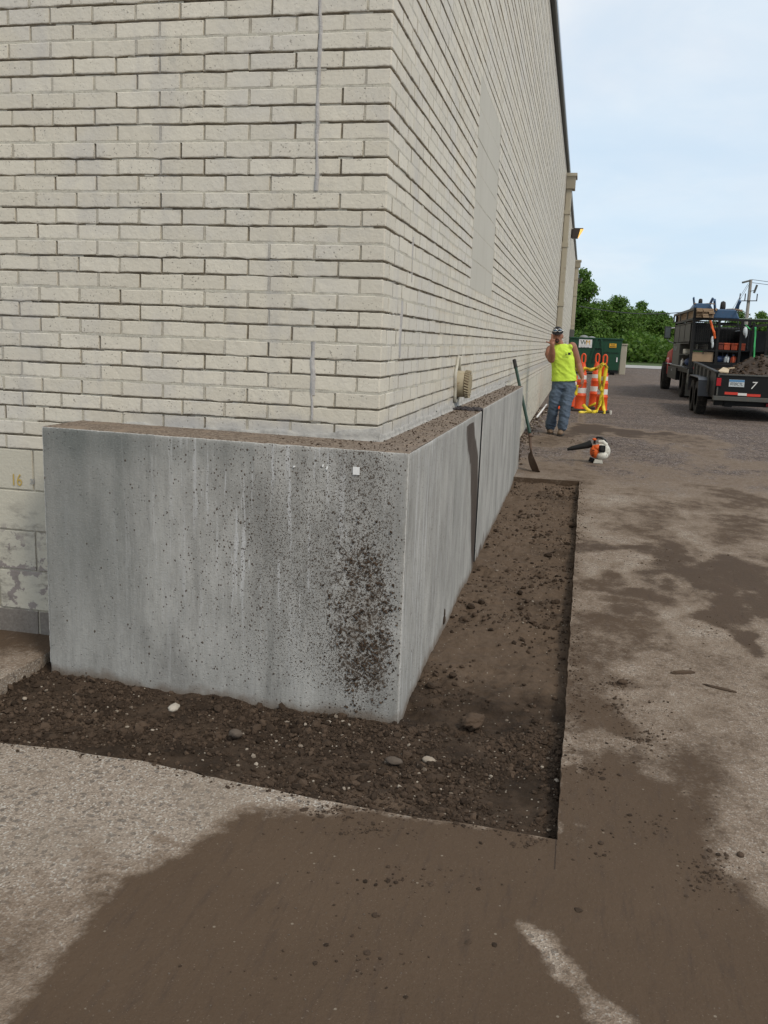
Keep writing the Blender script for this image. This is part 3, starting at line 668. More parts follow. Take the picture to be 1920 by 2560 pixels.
# ------------------------------------------------------------------ footing: two poured sections with a joint
def poured(name, parts, parent, m):
    """parts: list of quads (P00, P10, P01, P11, nu, nv, kind, nself, neighbour normals u0,u1,v0,v1)"""
    VV, FF_, AA = [], [], []; n = 0
    for P00, P10, P01, P11, nu, nv, kind, ns, nb in parts:
        u, v = np.meshgrid(lin(0, 1, nu), lin(0, 1, nv), indexing='ij'); u = u[..., None]; v = v[..., None]
        P = (np.array(P00)*(1-u)+np.array(P10)*u)*(1-v)+(np.array(P01)*(1-u)+np.array(P11)*u)*v
        x, y, z = P[..., 0], P[..., 1], P[..., 2]
        chip = .0022+.009*np.clip(fbm((x+y)*26, z*26, 61, 4)-.5, 0, 1)+.012*np.clip(fbm((x+y)*9, z*9+5, 62, 3)-.66, 0, 1)
        D = np.zeros_like(P)
        for sel, nn in ((np.s_[0, :], nb[0]), (np.s_[-1, :], nb[1]), (np.s_[:, 0], nb[2]), (np.s_[:, -1], nb[3])):
            if nn is not None: D[sel] = -(np.array(ns)+np.array(nn))*chip[sel][..., None]
        wav = .0016*(fbm((x+y)*6, z*3, 63, 3)-.5)
        P = P+D+np.array(ns)*wav[..., None]
        splat = np.zeros_like(x); pale = np.zeros_like(x); dark = np.zeros_like(x); stain = np.zeros_like(x); top = np.zeros_like(x); foot = np.zeros_like(x)
        ed = np.zeros_like(x)
        for sel, nn in ((np.s_[0, :], nb[0]), (np.s_[-1, :], nb[1]), (np.s_[:, 0], nb[2]), (np.s_[:, -1], nb[3])):
            if nn is not None: ed[sel] = .95
        if kind == 'front':
            splat = .018+.55*np.exp(-((x-.04)/.16)**2)*np.clip(.35+(-z)*.9, 0, 1)+.75*np.exp(-((x-.055)/.085)**2-((z+.80)/.25)**2)
            splat += .42*np.exp(-((x+.25)/.33)**2)*np.clip(.95-abs(z+.5), 0, 1)+.22*np.exp(-((x-.03)/.1)**2-((z+.05)/.12)**2)
            splat *= 1.9*np.clip((.195-x)/.05, .25, 1)*np.clip((z+1.1)/.12, .25, 1)*np.clip((x+1.35)/.6, .12, 1)
            pale = np.clip(1-abs(x+.42)/.75, 0, 1)*np.clip((z+1.0)/.5, 0, 1)*1.3
            dark = np.clip((-x-.75)/.5, 0, .8)*np.clip((z+1.25)/.7, .3, 1)+.5*np.exp(-((z+.03)/.09)**2)*(x < -.45)
        if kind == 'side':
            splat = .05*np.exp(-(y/.6)**2)+.0
            pale = .95*np.exp(-((y-.15)/.55)**2)+.25
            dark = .35*np.exp(-((y-1.35)/.25)**2)*np.clip((z+1.0)/.5, 0, 1)
            cy = np.interp(-z, [.05, .14, .32, .6, .88, 1.14], [1.70, 1.76, 2.04, 2.16, 2.24, 2.5]); hw = np.interp(-z, [.04, .1, .3, .7, .9, 1.14], [.15, .19, .21, .16, .13, .22])
            stain = np.clip(1.3-abs(y-cy)/hw*.75, 0, 1)*(z < -.05)
        if kind in ('front', 'side', 'sideb'):
            foot = np.clip((soil_z(np.where(kind == 'front', x, .25), np.where(kind == 'front', -.35, y))+.11-z)/.13, 0, 1) if kind != 'front' else np.clip((soil_z(x, y-.05)+.09-z)/.11, 0, 1)
        if kind == 'sideb':
            stain = .8*np.exp(-((y-2.75)/.16)**2-((z+1.12)/.10)**2)+.55*np.exp(-((y-2.95)/.05)**2-((z+1.02)/.09)**2)
            pale = np.full_like(x, .25); splat = np.full_like(x, .02); dark = .5*np.exp(-((y-5.9)/.35)**2)
        if kind == 'top': top = .95-.5*(np.abs(P[..., 2]) < 0)
        VV.append(P.reshape(-1, 3)); FF_.append(grid_faces(nu, nv)+n); n += nu*nv
        AA.append(np.stack([splat, pale, dark, stain, top, foot, ed], -1).reshape(-1, 7))
    A = np.concatenate(AA)
    return mesh_obj(name, np.concatenate(VV), np.concatenate(FF_), m, parent, smooth=True, angle=50,
                    attrs=dict(zip(('splat', 'pale', 'dark', 'stain', 'top', 'foot', 'edge'), A.T)))
X0, X1, YF, J0, J1, YE = -1.43, .202, -.316, 2.34, 2.455, 6.70
zt = lambda y: -.007*np.clip(y, 0, 99)
NX, NY, NZ, PX = (-1, 0, 0), (0, -1, 0), (0, 0, 1), (1, 0, 0); PY = (0, 1, 0); NZm = (0, 0, -1)
ZB = -1.3
footA = empty('concrete_footing', (X1, YF, ZB), 'pale grey poured concrete footing wrapping the brick corner, front splashed with mud', 'footing')
LT = .017
o = poured('footing_body', [
    ((X0, YF, ZB), (X1, YF, ZB), (X0, YF, LT), (X1, YF, 0), 180, 140, 'front', NY, (NX, PX, None, NZ)),
    ((X1, YF, ZB), (X1, J0, ZB), (X1, YF, 0), (X1, J0, zt(J0)), 200, 120, 'side', PX, (NY, PY, None, NZ)),
    ((X0, YF, LT), (X1, YF, 0), (X0, .004, LT), (X1, .004, 0), 180, 34, 'top', NZ, (NX, None, NY, None)),
    ((-.004, .004, 0), (X1, .004, 0), (-.004, J0, zt(J0)), (X1, J0, zt(J0)), 22, 200, 'top', NZ, (None, PX, None, PY)),
    ((X0, .004, ZB), (X0, YF, ZB), (X0, .004, LT), (X0, YF, LT), 20, 60, 'end', NX, (None, NY, None, NZ)),
    ((X1, J0, ZB), (-.004, J0, ZB), (X1, J0, zt(J0)), (-.004, J0, zt(J0)), 12, 40, 'end', PY, (PX, None, None, NZ))], footA, m_conc)
# patch the small strip of ledge right of the corner that the first top sheet leaves to the second
footB = empty('concrete_footing', (X1, YE, ZB), 'cleaner second length of poured concrete footing, beyond the dark joint and below the pipe stub', 'footing')
dJ = .012
o = poured('footing_body', [
    ((X1+dJ*0, J1, ZB), (X1, YE, ZB), (X1, J1, .012+zt(J1)), (X1, YE, .012+zt(YE)), 260, 120, 'sideb', PX, (NY, PY, None, NZ)),
    ((-.004, J1, .012+zt(J1)), (X1, J1, .012+zt(J1)), (-.004, YE, .012+zt(YE)), (X1, YE, .012+zt(YE)), 22, 240, 'top', NZ, (None, PX, NY, PY)),
    ((X1, YE, ZB), (-.004, YE, ZB), (X1, YE, .012+zt(YE)), (-.004, YE, .012+zt(YE)), 12, 40, 'end', PY, (PX, None, None, NZ)),
    ((-.004, J1, ZB), (X1, J1, ZB), (-.004, J1, .012+zt(J1)), (X1, J1, .012+zt(J1)), 12, 40, 'end', NY, (None, PX, None, NZ))], footB, m_conc)
MB().b2((-.003, J0-.003, ZB), (X1-.03, J1+.003, zt(J0)-.02)).b2((-.003, J1-.014, ZB), (X1-.004, J1+.002, zt(J0)-.004)).build('joint_filler', m_ink, footA)
nn = 260; jp = np.c_[r_.uniform(0.0, X1-.01, nn), r_.uniform(J0-.075, J1+.03, nn), np.full(nn, 0.0)]; jp[:, 2] = zt(J0)+r_.uniform(.0, .012, nn)
o = scatter('joint_rubble', jp, r_.uniform(.006, .014, nn), simple('asphalt_crumb', (.055, .048, .05), .9), 1, .7, 12)
o.parent = footA; o.location = -parent_loc(footA)
# paper stickers and tie remnants on the front face
sx, _, sz_ = pl(891, 1177, 1, YF)
sp = MB(); sp.b2((sx-.014, YF-.004, sz_-.016), (sx+.014, YF-.001, sz_+.016)); sp.build('white_sticker', m_white, footA)
for px, py, w_, h_ in ((736, 1166, 6, 4), (808, 1164, 4, 6), (818, 1170, 4, 8)):
    qx, _, qz = pl(px, py, 1, YF); sp = MB(); sp.box((qx, YF-.003, qz), (w_*.0016, .003, h_*.0016), rotm('Y', r_.uniform(-30, 30))); sp.build('paper_scrap', m_white, footA)
hx = pl(1109, 1550, 0, X1); mb = MB(); mb.ball((X1+.003, hx[1], hx[2]), (.007, .028, .026), 2); mb.ball((X1+.003, hx[1]+.01, hx[2]+.035), (.004, .011, .03), 2); mb.build('tie_hole', m_clod, footA, smooth=True)
# clods of mud stuck to the splashed face and crumbs on the ledge
cp = []
while len(cp) < 1300:
    x, z = r_.normal(.045, .075), r_.normal(-.78, .2)
    if r_.random() > .15+1.6*max(0, fbm(np.array([x*14.]), np.array([z*14.]), 66, 3)[0]-.42)*2.5: continue
    if x < .19 and -1.12 < z < -.03: cp.append((x, YF-.001, z))
o = scatter('stuck_mud', np.array(cp), np.clip(np.exp(r_.normal(math.log(.0028), .5, len(cp))), .0012, .0075), m_clod, 1, 1.0, 21); o.parent = footA; o.location = -parent_loc(footA)
def ledge(n, xa, xb, ya, yb, zf, dens):
    out = []
    while len(out) < n:
        x, y = r_.uniform(xa, xb), r_.uniform(ya, yb)
        if r_.random() < dens(x, y): out.append((x, y, zf(y)+.002))
    return np.array(out)
lp = np.concatenate([ledge(420, X0+.02, X1-.01, YF+.01, -.01, lambda y: .003, lambda x, y: .3+.7*(x > -.9)), ledge(420, .01, X1-.01, 0, J0-.05, lambda y: zt(y), lambda x, y: 1)])
o = scatter('ledge_crumbs', lp, np.clip(np.exp(r_.normal(math.log(.0026), .45, len(lp))), .0012, .008), m_clod, 1, .7, 22); o.parent = footA; o.location = -parent_loc(footA)
lp = ledge(520, .01, X1-.01, J1+.02, YE-.02, lambda y: .012+zt(y), lambda x, y: 1)
o = scatter('ledge_crumbs', lp, np.clip(np.exp(r_.normal(math.log(.0034), .45, len(lp))), .0015, .01), m_clod, 1, .7, 23); o.parent = footB; o.location = -parent_loc(footB)

# ------------------------------------------------------------------ brick building
bld = empty('brick_building', (0, 0, -1.07), 'long cream painted brick building with its corner towards the camera', 'building')
HT = 5.31; YEND = 66.0; YB = 27.0
PY0, PY1, PK0, PK1 = 2.935, 4.485, 12, 33       # smooth infill panel
cs = MB()
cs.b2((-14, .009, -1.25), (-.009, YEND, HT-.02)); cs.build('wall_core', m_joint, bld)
KMIN, KMAX = -2, 77
def deps(k): return (.0, .0022, .0040)[k % 3]+.0008*math.sin(k*2.3)
lay = []      # wall(0 left,1 right), u0,u1,k
for k in range(KMIN, KMAX+1):
    odd = k % 2
    u = .1065 if odd else .203       # left wall starts beyond the corner brick
    while u < 5.0:
        lay.append((0, u, u+BR_L-.0095, k)); u += BR_L
    u = .203 if odd else .1065
    while u < YB:
        u1 = u+BR_L-.0065
        if PK0 <= k < PK0+21 and u1 > PY0 and u < PY1:
            if u < PY0-.05: lay.append((1, u, PY0-.006, k))
            if u1 > PY1+.05: lay.append((1, PY1+.006, u1, k))
        else: lay.append((1, u, u1, k))
        u += BR_L
def hidden(w, u0, k):
    z = (k+.5)*BR_C
    if w == 0: return u0 < 1.40 and z < 0.0
    return u0 < YE-.1 and z < -.06
lay = [a for a in lay if not hidden(a[0], a[1], a[3])]
def area(a):
    w, u0, u1, k = a
    P = np.array([(-u, 0, z) if w == 0 else (0, u, z) for u in (u0, u1) for z in (k*BR_C, (k+1)*BR_C)])
    x, y, z = project(P)
    cx, cyy = np.clip(x, 0, 1920), np.clip(y, 0, 2560)
    if z.min() < .1: return 0
    full = max(1e-6, (x.max()-x.min())*(y.max()-y.min())); vis = (cx.max()-cx.min())*(cyy.max()-cyy.min())
    d1 = (x[2]-x[0], y[2]-y[0]); d2 = (x[1]-x[0], y[1]-y[0])
    return abs(d1[0]*d2[1]-d1[1]*d2[0])*(vis/full)
corner = [(k, area((0, 0, .19 if k % 2 == 0 else .09, k))) for k in range(-1, KMAX+1)]
corner = [(k, a) for k, a in corner if k >= 0]
ar = [area(a) for a in lay]
order = sorted(range(len(lay)), key=lambda i: -ar[i])
vis_c = [k for k, a in corner if a > 50]
nbest = 296-len(vis_c)
best = set(order[:nbest])
def brick_mesh(L, H, seed, D=.03, both=False):
    """front face towards -Y, ragged upper and lower arrises"""
    r = np.random.default_rng(seed); n = 7
    x = np.linspace(-L/2, L/2, n); ch = .0022
    j = lambda s: r.normal(0, s, n)
    top = H/2+j(.0006); bot = -H/2-np.abs(j(.0026))*(1 if seed % 3 else .4)+.0008
    xs_ = x.copy(); xs_[0] += 0; V = []
    rows = [(top, D), (top, ch), (top-ch-np.abs(j(.0006)), 0), (bot+ch+np.abs(j(.0012)), 0), (bot, ch), (bot, D)]
    for zr, yv in rows:
        for i in range(n):
            xx = x[i]
            if yv == 0: xx = xx*(1-2*ch/L)
            V.append((xx, yv+(j(.0005)[0] if yv < D else 0), zr[i]))
    F = [(r0*n+i, (r0+1)*n+i, (r0+1)*n+i+1, r0*n+i+1) for r0 in range(5) for i in range(n-1)]
    F += [tuple(q*n for q in range(6))[::-1], tuple(q*n+n-1 for q in range(6))]
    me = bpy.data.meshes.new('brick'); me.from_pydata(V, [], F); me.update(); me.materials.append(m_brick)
    bm = bmesh.new(); bm.from_mesh(me); bmesh.ops.recalc_face_normals(bm, faces=bm.faces); bm.to_mesh(me); bm.free()
    return me
BH = BR_C-.0088
variants = {}
def bvar(L):
    key = round(L, 3)
    if key not in variants: variants[key] = [brick_mesh(key, BH, 10+s) for s in range(9)]
    return random.choice(variants[key])
for i in sorted(best):
    w, u0, u1, k = lay[i]
    o = bpy.data.objects.new('brick', bvar(u1-u0)); COL.objects.link(o); o.parent = bld
    d = deps(k)+random.uniform(-.0015, .0015)
    zc = k*BR_C+BR_C/2+random.uniform(-.0009, .0009)
    if w == 0: o.location = Vector((-(u0+u1)/2, -d, zc))-bld.location
    else: o.location = Vector((d, (u0+u1)/2, zc))-bld.location; o.rotation_euler = (random.uniform(-.004, .004), 0, math.pi/2)
    if w == 0: o.rotation_euler = (random.uniform(-.01, .01), random.uniform(-.004, .004), random.uniform(-.005, .005))
def corner_mesh(odd, d, seed):
    r = np.random.default_rng(seed); a, b_ = (.0965, .193) if odd else (.193, .0965)
    ch = .003; n = 6; V = []; F = []
    def ring(z, s):   # outline points along left face then right face
        P = [(-a+t*a, -d) for t in lin(0, 1, n)]+[(d, t*b_) for t in lin(0, 1, n)]
        P[0] = (-a, -d)
        out = []
        for q, (x, y) in enumerate(P):
            if q == n-1: x = d-ch*1.2-abs(r.normal(0, .0015)); 
            if q == n: y = -d+ch*1.2+abs(r.normal(0, .0015))
            out.append((x-(s if q >= n else 0), y+(s if q < n else 0), z+r.normal(0, .0007)))
        return out
    H = BH/2
    for z, s in ((-H, .02), (-H, .0024), (-H+.0028, 0), (H-.0024, 0), (H, .0022), (H, .02)): V += ring(z, s)
    k = 2*n
    for q in range(5):
        for i in range(k-1): F.append((q*k+i, q*k+i+1, (q+1)*k+i+1, (q+1)*k+i))
    for e in (0, k-1):   # short returns into the wall at the two ends
        b0 = len(V)
        for q in range(6):
            x, y, z = V[q*k+e]; V.append((x, y+.03, z) if e == 0 else (x-.03, y, z))
        for q in range(5): F.append((q*k+e, b0+q, b0+q+1, (q+1)*k+e))
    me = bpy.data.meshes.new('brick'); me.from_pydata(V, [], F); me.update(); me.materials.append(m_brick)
    bm = bmesh.new(); bm.from_mesh(me); bmesh.ops.recalc_face_normals(bm, faces=bm.faces); bm.to_mesh(me); bm.free()
    return me
cmesh = {}
for k, a in corner:
    key = (k % 2, k % 3, k % 4)
    if key not in cmesh: cmesh[key] = corner_mesh(k % 2, deps(k % 3), 77+k)
    o = bpy.data.objects.new('brick' if k in vis_c else 'corner_brick', cmesh[key]); COL.objects.link(o); o.parent = bld
    o.location = Vector((0, 0, k*BR_C+BR_C/2))-bld.location
# all other bricks: joined, still real geometry
sv, sf, n = [], [], 0
quadF = np.array([(0, 1, 5, 4), (1, 2, 6, 5), (2, 3, 7, 6), (3, 0, 4, 7), (4, 5, 6, 7)])
for i in range(len(lay)):
    if i in best: continue
    w, u0, u1, k = lay[i]
    z0 = k*BR_C+.0044+rng.normal(0, .0006); z1 = z0+BH+rng.normal(0, .0006); d = deps(k)+rng.normal(0, .0004); c_ = .0012
    B = [(u0, -.03, z0), (u1, -.03, z0), (u1, -.03, z1), (u0, -.03, z1), (u0+c_, d, z0+c_), (u1-c_, d, z0+c_), (u1-c_, d, z1-c_), (u0+c_, d, z1-c_)]
    sv.append([(-u, -q, z) if w == 0 else (q, u, z) for u, q, z in B])
    sf.append(quadF+n if w == 1 else (quadF+n)[:, ::-1] if False else quadF+n); n += 8
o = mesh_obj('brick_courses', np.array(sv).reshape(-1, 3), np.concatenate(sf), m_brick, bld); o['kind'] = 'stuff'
bm = bmesh.new(); bm.from_mesh(o.data); bmesh.ops.recalc_face_normals(bm, faces=bm.faces); bm.to_mesh(o.data); bm.free()
# mortar: upright joints everywhere, and every third bed joint painted over
hv, bvv, hd2 = MB(), MB(), MB()
for w, u0, u1, k in lay:
    if w == 1 and u0 > 16: continue
    r1 = random.random()
    if r1 < .2 and w == 0: continue
    q = random.uniform(-.0035, .0005) if r1 < .75 else -.0075
    z0, z1 = k*BR_C+.004, (k+1)*BR_C-.004
    q += deps(k)
    if w == 0: hv.b2((-u0-.0005, -q, z0), (-u0+.010, .02, z1))
    else: (hd2 if random.random() < .72 else hv).b2((-.02, u0-.0070, z0), (deps(k)-.0006-random.random()*.001, u0+.0005, z1))
o = hv.build('head_joints', m_head, bld); o['kind'] = 'stuff'
o = hd2.build('dirty_head_joints', mortar('dirty_head_joint', (.15, .125, .095), (.34, .30, .235)), bld); o['kind'] = 'stuff'
for k in range(0, KMAX+1, 3):
    z = k*BR_C
    for wv, L in ((0, 5.0), (1, YB)):
        t = 0.0
        while t < L:
            e = min(L, t+random.uniform(.25, .5)); d = .001+random.uniform(-.001, .0012)
            if not (z < .01 and ((wv == 0 and t < 1.3) or (wv == 1 and t < YE))):
                if wv == 0: bvv.b2((-e, -d, z-.0055), (-t, .02, z+.0055))
                else: bvv.b2((-.02, t, z-.0055), (d, e, z+.0055))
            t = e
for k in range(0, KMAX+1):
    if k % 3 == 0: continue
    z = k*BR_C
    for wv, L in ((0, 5.0), (1, 14.0)):
        t = random.uniform(0, .4)
        while t < L:
            e = t+random.uniform(.04, .22); h_ = random.uniform(.0020, .0046); d = -.0035+random.uniform(-.002, .003)
            if not (z < .01 and ((wv == 0 and t < 1.3) or (wv == 1 and t < YE))):
                if wv == 0: bvv.b2((-e, -d, z-.0048), (-t, .02, z-.0048+2*h_))
                else: bvv.b2((-.02, t, z-.0048), (d, e, z-.0048+2*h_))
            t = e+random.uniform(.08, .75)
o = bvv.build('painted_bed_joints', m_bedl, bld); o['kind'] = 'stuff'
# courses of the far stretch, too far to tell single bricks apart
fc = MB()
for k in range(KMIN, KMAX+1):
    y = YB+.05
    while y < YEND:
        e = min(YEND, y+6.5)
        fc.b2((-.02, y, k*BR_C+.0055), (deps(k)+.001, e, (k+1)*BR_C-.0055)); y = e+.004
o = fc.build('far_brick_courses', m_brick, bld); o['kind'] = 'stuff'
# concrete blocks of the base
bz = -.1385; rows = [bz-.2*i for i in range(6)]
for i in range(5):
    z1, z0 = rows[i]-.004, rows[i+1]+.004
    off = (.0, .21)[i % 2]
    for j in range(9):
        x1 = -1.28-off-.41*j+.0; x0 = x1-.40
        MB().b2((x0+.0, -.003-.002*(i % 2), z0), (x1, .03, z1)).build('block', m_block, bld, bevel=.003)
    y = YE-.25-off
    while y < 18:
        MB().b2((-.03, y, z0), (.001+.0015*((i+int(y*3)) % 2), y+.40, z1)).build('block', m_block, bld)
        y += .41
    MB().b2((-.03, y, z0), (.001, YEND, z1)).build('block_course', m_block, bld)
# mortar showing between the blocks
mb = MB(); mb.b2((-5, .004, -1.2), (-1.2, .03, bz)); mb.build('block_joints', m_head, bld)
mb = MB(); mb.b2((-.03, YE-1, -1.2), (-.0035, YEND, bz)); mb.build('block_joints', m_head, bld)
# smooth slabs closing an old opening
for q in range(7):
    z0 = (PK0+3*q)*BR_C+.003; z1 = z0+3*BR_C-.006
    MB().b2((-.03, PY0, z0), (.0015+.001*(q % 2), PY1, z1)).build('panel', m_panel, bld, bevel=.002)
MB().b2((-.03, PY0+.002, PK0*BR_C), (-.003, PY1-.002, (PK0+21)*BR_C)).build('panel_backing', m_bedl, bld)
# grey caulk repairing cracks
def caulk(pts, wdt, wall, d=.0056):
    V, F = [], []; pts = np.array(pts, float)
    for i, (u, z) in enumerate(pts):
        j = wdt*(.45+1.0*fbm(np.array([z*14.]), np.array([u*20+3]), 72, 3)[0]+.25*random.random())/2
        for s_, q in ((-1, -.004), (-.6, d), (.6, d), (1, -.004)):
            uu = u+s_*j; V.append((uu, -q, z) if wall == 0 else (q, uu, z))
    for i in range(len(pts)-1):
        for s_ in range(3): F.append((i*4+s_, i*4+s_+1, (i+1)*4+s_+1, (i+1)*4+s_))
    o = mesh_obj('crack_caulk', V, F, m_caulk, bld, smooth=True)
def wig(u, z0, z1, n=26, a=.008): return [(u+a*(fbm(np.array([z*9.]), np.array([u*3]), 71, 3)[0]-.5)*2+.001*random.uniform(-1, 1), z) for z in lin(z0, z1, n)]
caulk(wig(-.300, 1.045, 2.6, 60, .010), .017, 0)
caulk(wig(-.298, .19, .42, 30, .012), .022, 0, .0056); caulk(wig(-.305, .08, .2, 16, .01), .010, 0, .0054)
caulk(wig(.40, .36, .62, 34, .016), .05, 1, .0056); caulk(wig(.62, .72, .93, 24, .010), .016, 1, .0054)
# thin hairline cracks as dark grooves standing in the paint
# parging where wall meets footing
def parge(pts, prof, wall):
    V, F = [], []
    for u, h in pts:
        for o_, zf in prof: V.append((u, -o_, zf*h+.001) if wall == 0 else (o_, u, zf*h+zt(u)+(.012 if u > J1 else 0)+.001))
    m_ = len(prof)
    for i in range(len(pts)-1):
        for s_ in range(m_-1): F.append((i*m_+s_, i*m_+s_+1, (i+1)*m_+s_+1, (i+1)*m_+s_))
    mesh_obj('parging', V, F, m_parge, bld, smooth=True)
prof = [(-.004, 1), (.0060, .92), (.0072, .45), (.009, .12), (.018, -.03)]
parge([(u, .022+.05*max(0, fbm(np.array([u*5.]), np.array([1.]), 73, 3)[0]-.35)) for u in lin(-.01, 1.6, 60)], prof, 1)
parge([(u, .030+.06*max(0, fbm(np.array([u*5.]), np.array([1.]), 74, 3)[0]-.3)) for u in lin(1.6, 6.6, 120)], prof, 1)
parge([(u, .012+.05*max(0, fbm(np.array([u*7.]), np.array([1.]), 75, 3)[0]-.45)+.04*max(0, 1+u/.35)) for u in lin(-1.40, .012, 90)], prof, 0)
# roof edge
mb = MB(); mb.b2((-14, .02, HT-.03), (.004, YEND, HT+.02)); mb.build('roof', m_roof, bld)
mb = MB(); mb.b2((.008, -.06, HT-.02), (.09, YEND+.05, HT+.09)); mb.b2((-14, -.085, HT-.02), (.006, -.008, HT+.13)); mb.build('coping', m_coping, bld, bevel=.01)
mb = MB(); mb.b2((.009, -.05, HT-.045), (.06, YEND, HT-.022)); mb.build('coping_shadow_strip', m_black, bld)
# end wall of the building
def downspout(y, w, depth, name='downspout'):
    top = HT-.1
    o = MB().b2((.012, y, -.85), (.012+depth, y+w, top-.35)).build(name, m_dspout, bld, bevel=.02)
    h = MB(); h.prism([(y-.06, top-.42), (y+w+.06, top-.42), (y+w+.14, top-.1), (y-.14, top-.1)], .01, .10+depth, 0)
    h.b2((.01, y-.17, top-.1), (.14+depth, y+w+.17, top-.02)); h.build('leader_head', m_dspout, o)
    for z in (1.55, 3.2, 4.1):
        s_ = MB(); s_.b2((.006, y-.02, z), (.022+depth, y+w+.02, z+.12)); s_.build('strap', m_dspout, o)
    return o
downspout(23.4, .36, .16); downspout(50.0, .45, .2)
bx = MB(); bx.b2((.01, 47.5, .2), (.25, 48.5, 1.3)); bx.build('meter_box', m_greyst, bld, bevel=.02)

# pipe stub through the wall with its cap
pc = (0, 2.43, .155)
ps = empty('pipe_stub', (0.01, 2.43, .155), 'short rust-stained capped pipe sticking out of the brick wall above the footing joint', 'pipe')
mb = MB(); mb.lathe([(.062, -.02), (.090, -.02), (.090, .055), (.087, .06), (.0, .06)], (0.01, 2.43, .155), 0, 36); mb.build('pipe', m_pipe, ps, smooth=True)
mb = MB()
mb.lathe([(.0, .054), (.091, .054), (.094, .060), (.094, .080), (.088, .086), (.0, .086)], (0.01, 2.43, .155), 0, 36)
cpo = mb.build('cap', simple('brown_cap', (.16, .12, .075), .6, var=.3, scale=12), ps, smooth=True)
mb = MB()
for a in range(30):
    t = a*2*math.pi/30
    mb.bar((.068, 2.43+.094*math.cos(t), .155+.094*math.sin(t)), (.100, 2.43+.090*math.cos(t+.13), .155+.090*math.sin(t+.13)), .010, .007)
for a in range(-4, 5):
    h_ = math.sqrt(max(.0004, .086**2-(a*.02)**2)); mb.bar((.0985, 2.43+a*.02, .155-h_*.8), (.0985, 2.43+a*.02+.004, .155+h_*.8), .009, .006)
mb.build('cap_ridges', m_pipe, cpo)
mb = MB()
ring = []
for a in range(40):
    t = a*2*math.pi/40; rr = .125+.012*math.sin(5*t)+.02*max(0, math.sin(t))**3
    ring.append((.012, 2.43-.012+rr*.95*math.cos(t), .155+rr*1.1*math.sin(t)+.012))
mb.tube(ring, .011, 8, closed=True); mb.build('mortar_collar', m_bedl, ps, smooth=True)
# yellow crayon figures on a base block
bl = [(-1.785, '16', .082), (-1.70, '20', .034)]
for x_, t_, s_ in bl: put_text('crayon_figures', t_, s_, (x_+.01, -.0065, -.292), (1, 0, .02), (0, 0, 1), m_chalk if t_ == '16' else m_greyink, bld, .75, .0006)

# slab at the left of the excavation
def cslab():
    xs_ = lin(-5, -1.50, 60); V, F, at = [], [], []
    ys_ = lin(-.62, .004, 26)
    X_, Y_ = np.meshgrid(xs_, ys_, indexing='ij')
    Xe = X_+np.where(X_ > -1.51, .016*(fbm(Y_*5, Y_*0, 81, 2)-.5), 0)
    Z_ = np.full_like(X_, -1.058)+.004*(fbm(X_*3, Y_*3, 82, 3)-.5)
    V = np.stack([Xe, Y_, Z_], -1).reshape(-1, 3); F = grid_faces(60, 26)
    mud_ = np.clip(.45+.5*(Y_+.3)/.25+.4*(fbm(X_*5, Y_*5, 83, 3)-.5), .1, .8).reshape(-1)
    E = np.stack([Xe[-1], Y_[-1], Z_[-1]], -1); E2 = E-np.array([-.004, 0, .13]); n0 = len(V)
    V = np.concatenate([V, np.stack([E, E2], 1).reshape(-1, 3)]); F = np.concatenate([F, grid_faces(26, 2)+n0]); mud_ = np.r_[mud_, np.full(52, .12)]
    E = np.stack([Xe[:, 0], Y_[:, 0], Z_[:, 0]], -1); E2 = E-np.array([0, 0, .13]); n0 = len(V)
    V = np.concatenate([V, np.stack([E, E2], 1).reshape(-1, 3)]); F = np.concatenate([F, grid_faces(60, 2)+n0]); mud_ = np.r_[mud_, np.full(120, .12)]
    o = mesh_obj('concrete_slab', V, F, m_pave, smooth=True, angle=40, attrs={'mud': mud_, 'wet': np.zeros(len(V)), 'far': np.zeros(len(V))}); tag(o, kind='structure')
cslab()

# ------------------------------------------------------------------ single stones and clods
def stone(name, px, py, size, mat_, label, cat, seed, group=None, lift=0.4, on_soil=True, sub=3):
    p = gr(px, py)
    z = soil_z(np.array([p[0]]), np.array([p[1]]))[0] if on_soil else p[2]
    # settle the stone along its line of sight on to the soil
    p = pl(px, py, 2, z) if on_soil else p
    r = np.random.default_rng(seed); BV, BF = ico(sub)
    n_ = fbm(BV[:, 0]*1.7+seed, BV[:, 1]*1.7+BV[:, 2]*1.3, 90+seed % 9, 3)
    V = BV*((.72+.55*n_) if name == 'stone' else (.62+.75*fbm(BV[:, 0]*3+seed, BV[:, 1]*3+BV[:, 2]*2.2, 80+seed % 9, 5)))[:, None]*np.array(size)
    V = V@rotm('Z', r.uniform(0, 180)).T
    o = mesh_obj(name, V, BF, mat_, None, smooth=True); o.location = (p[0], p[1], p[2]+size[2]*lift)
    return tag(o, label, cat, group)
stone('stone', 434, 1772, (.034, .021, .015), simple('chalky_stone', (.42, .38, .32), .8, scale=40, var=.2), 'pale hooked stone lying on the soil before the left half of the footing', 'stone', 1)
stone('mud_clod', 1182, 1811, (.062, .045, .032), m_clod, 'largest dark clod of earth right of the footing corner', 'clod', 2, sub=4)
stone('stone', 590, 1838, (.028, .022, .018), m_dstone, 'round dark stone in the soil in front of the footing', 'stone', 3)
stone('stone', 985, 1903, (.034, .018, .014), m_dstone, 'flat brown stone half sunk in the soil, left of its angular neighbour', 'stone', 4, lift=.1)
stone('stone', 1072, 1902, (.026, .02, .012), m_stone, 'angular tan stone in the soil below the footing corner', 'stone', 5, lift=.2)
stone('stone', 1362, 1741, (.013, .008, .007), m_stone, 'small white stone near the right cut of the excavation', 'stone', 6)
stone('mud_clod', 1188, 1540, (.022, .018, .015), m_clod, 'dark clod beside the footing, farther of the close pair', 'clod', 7)
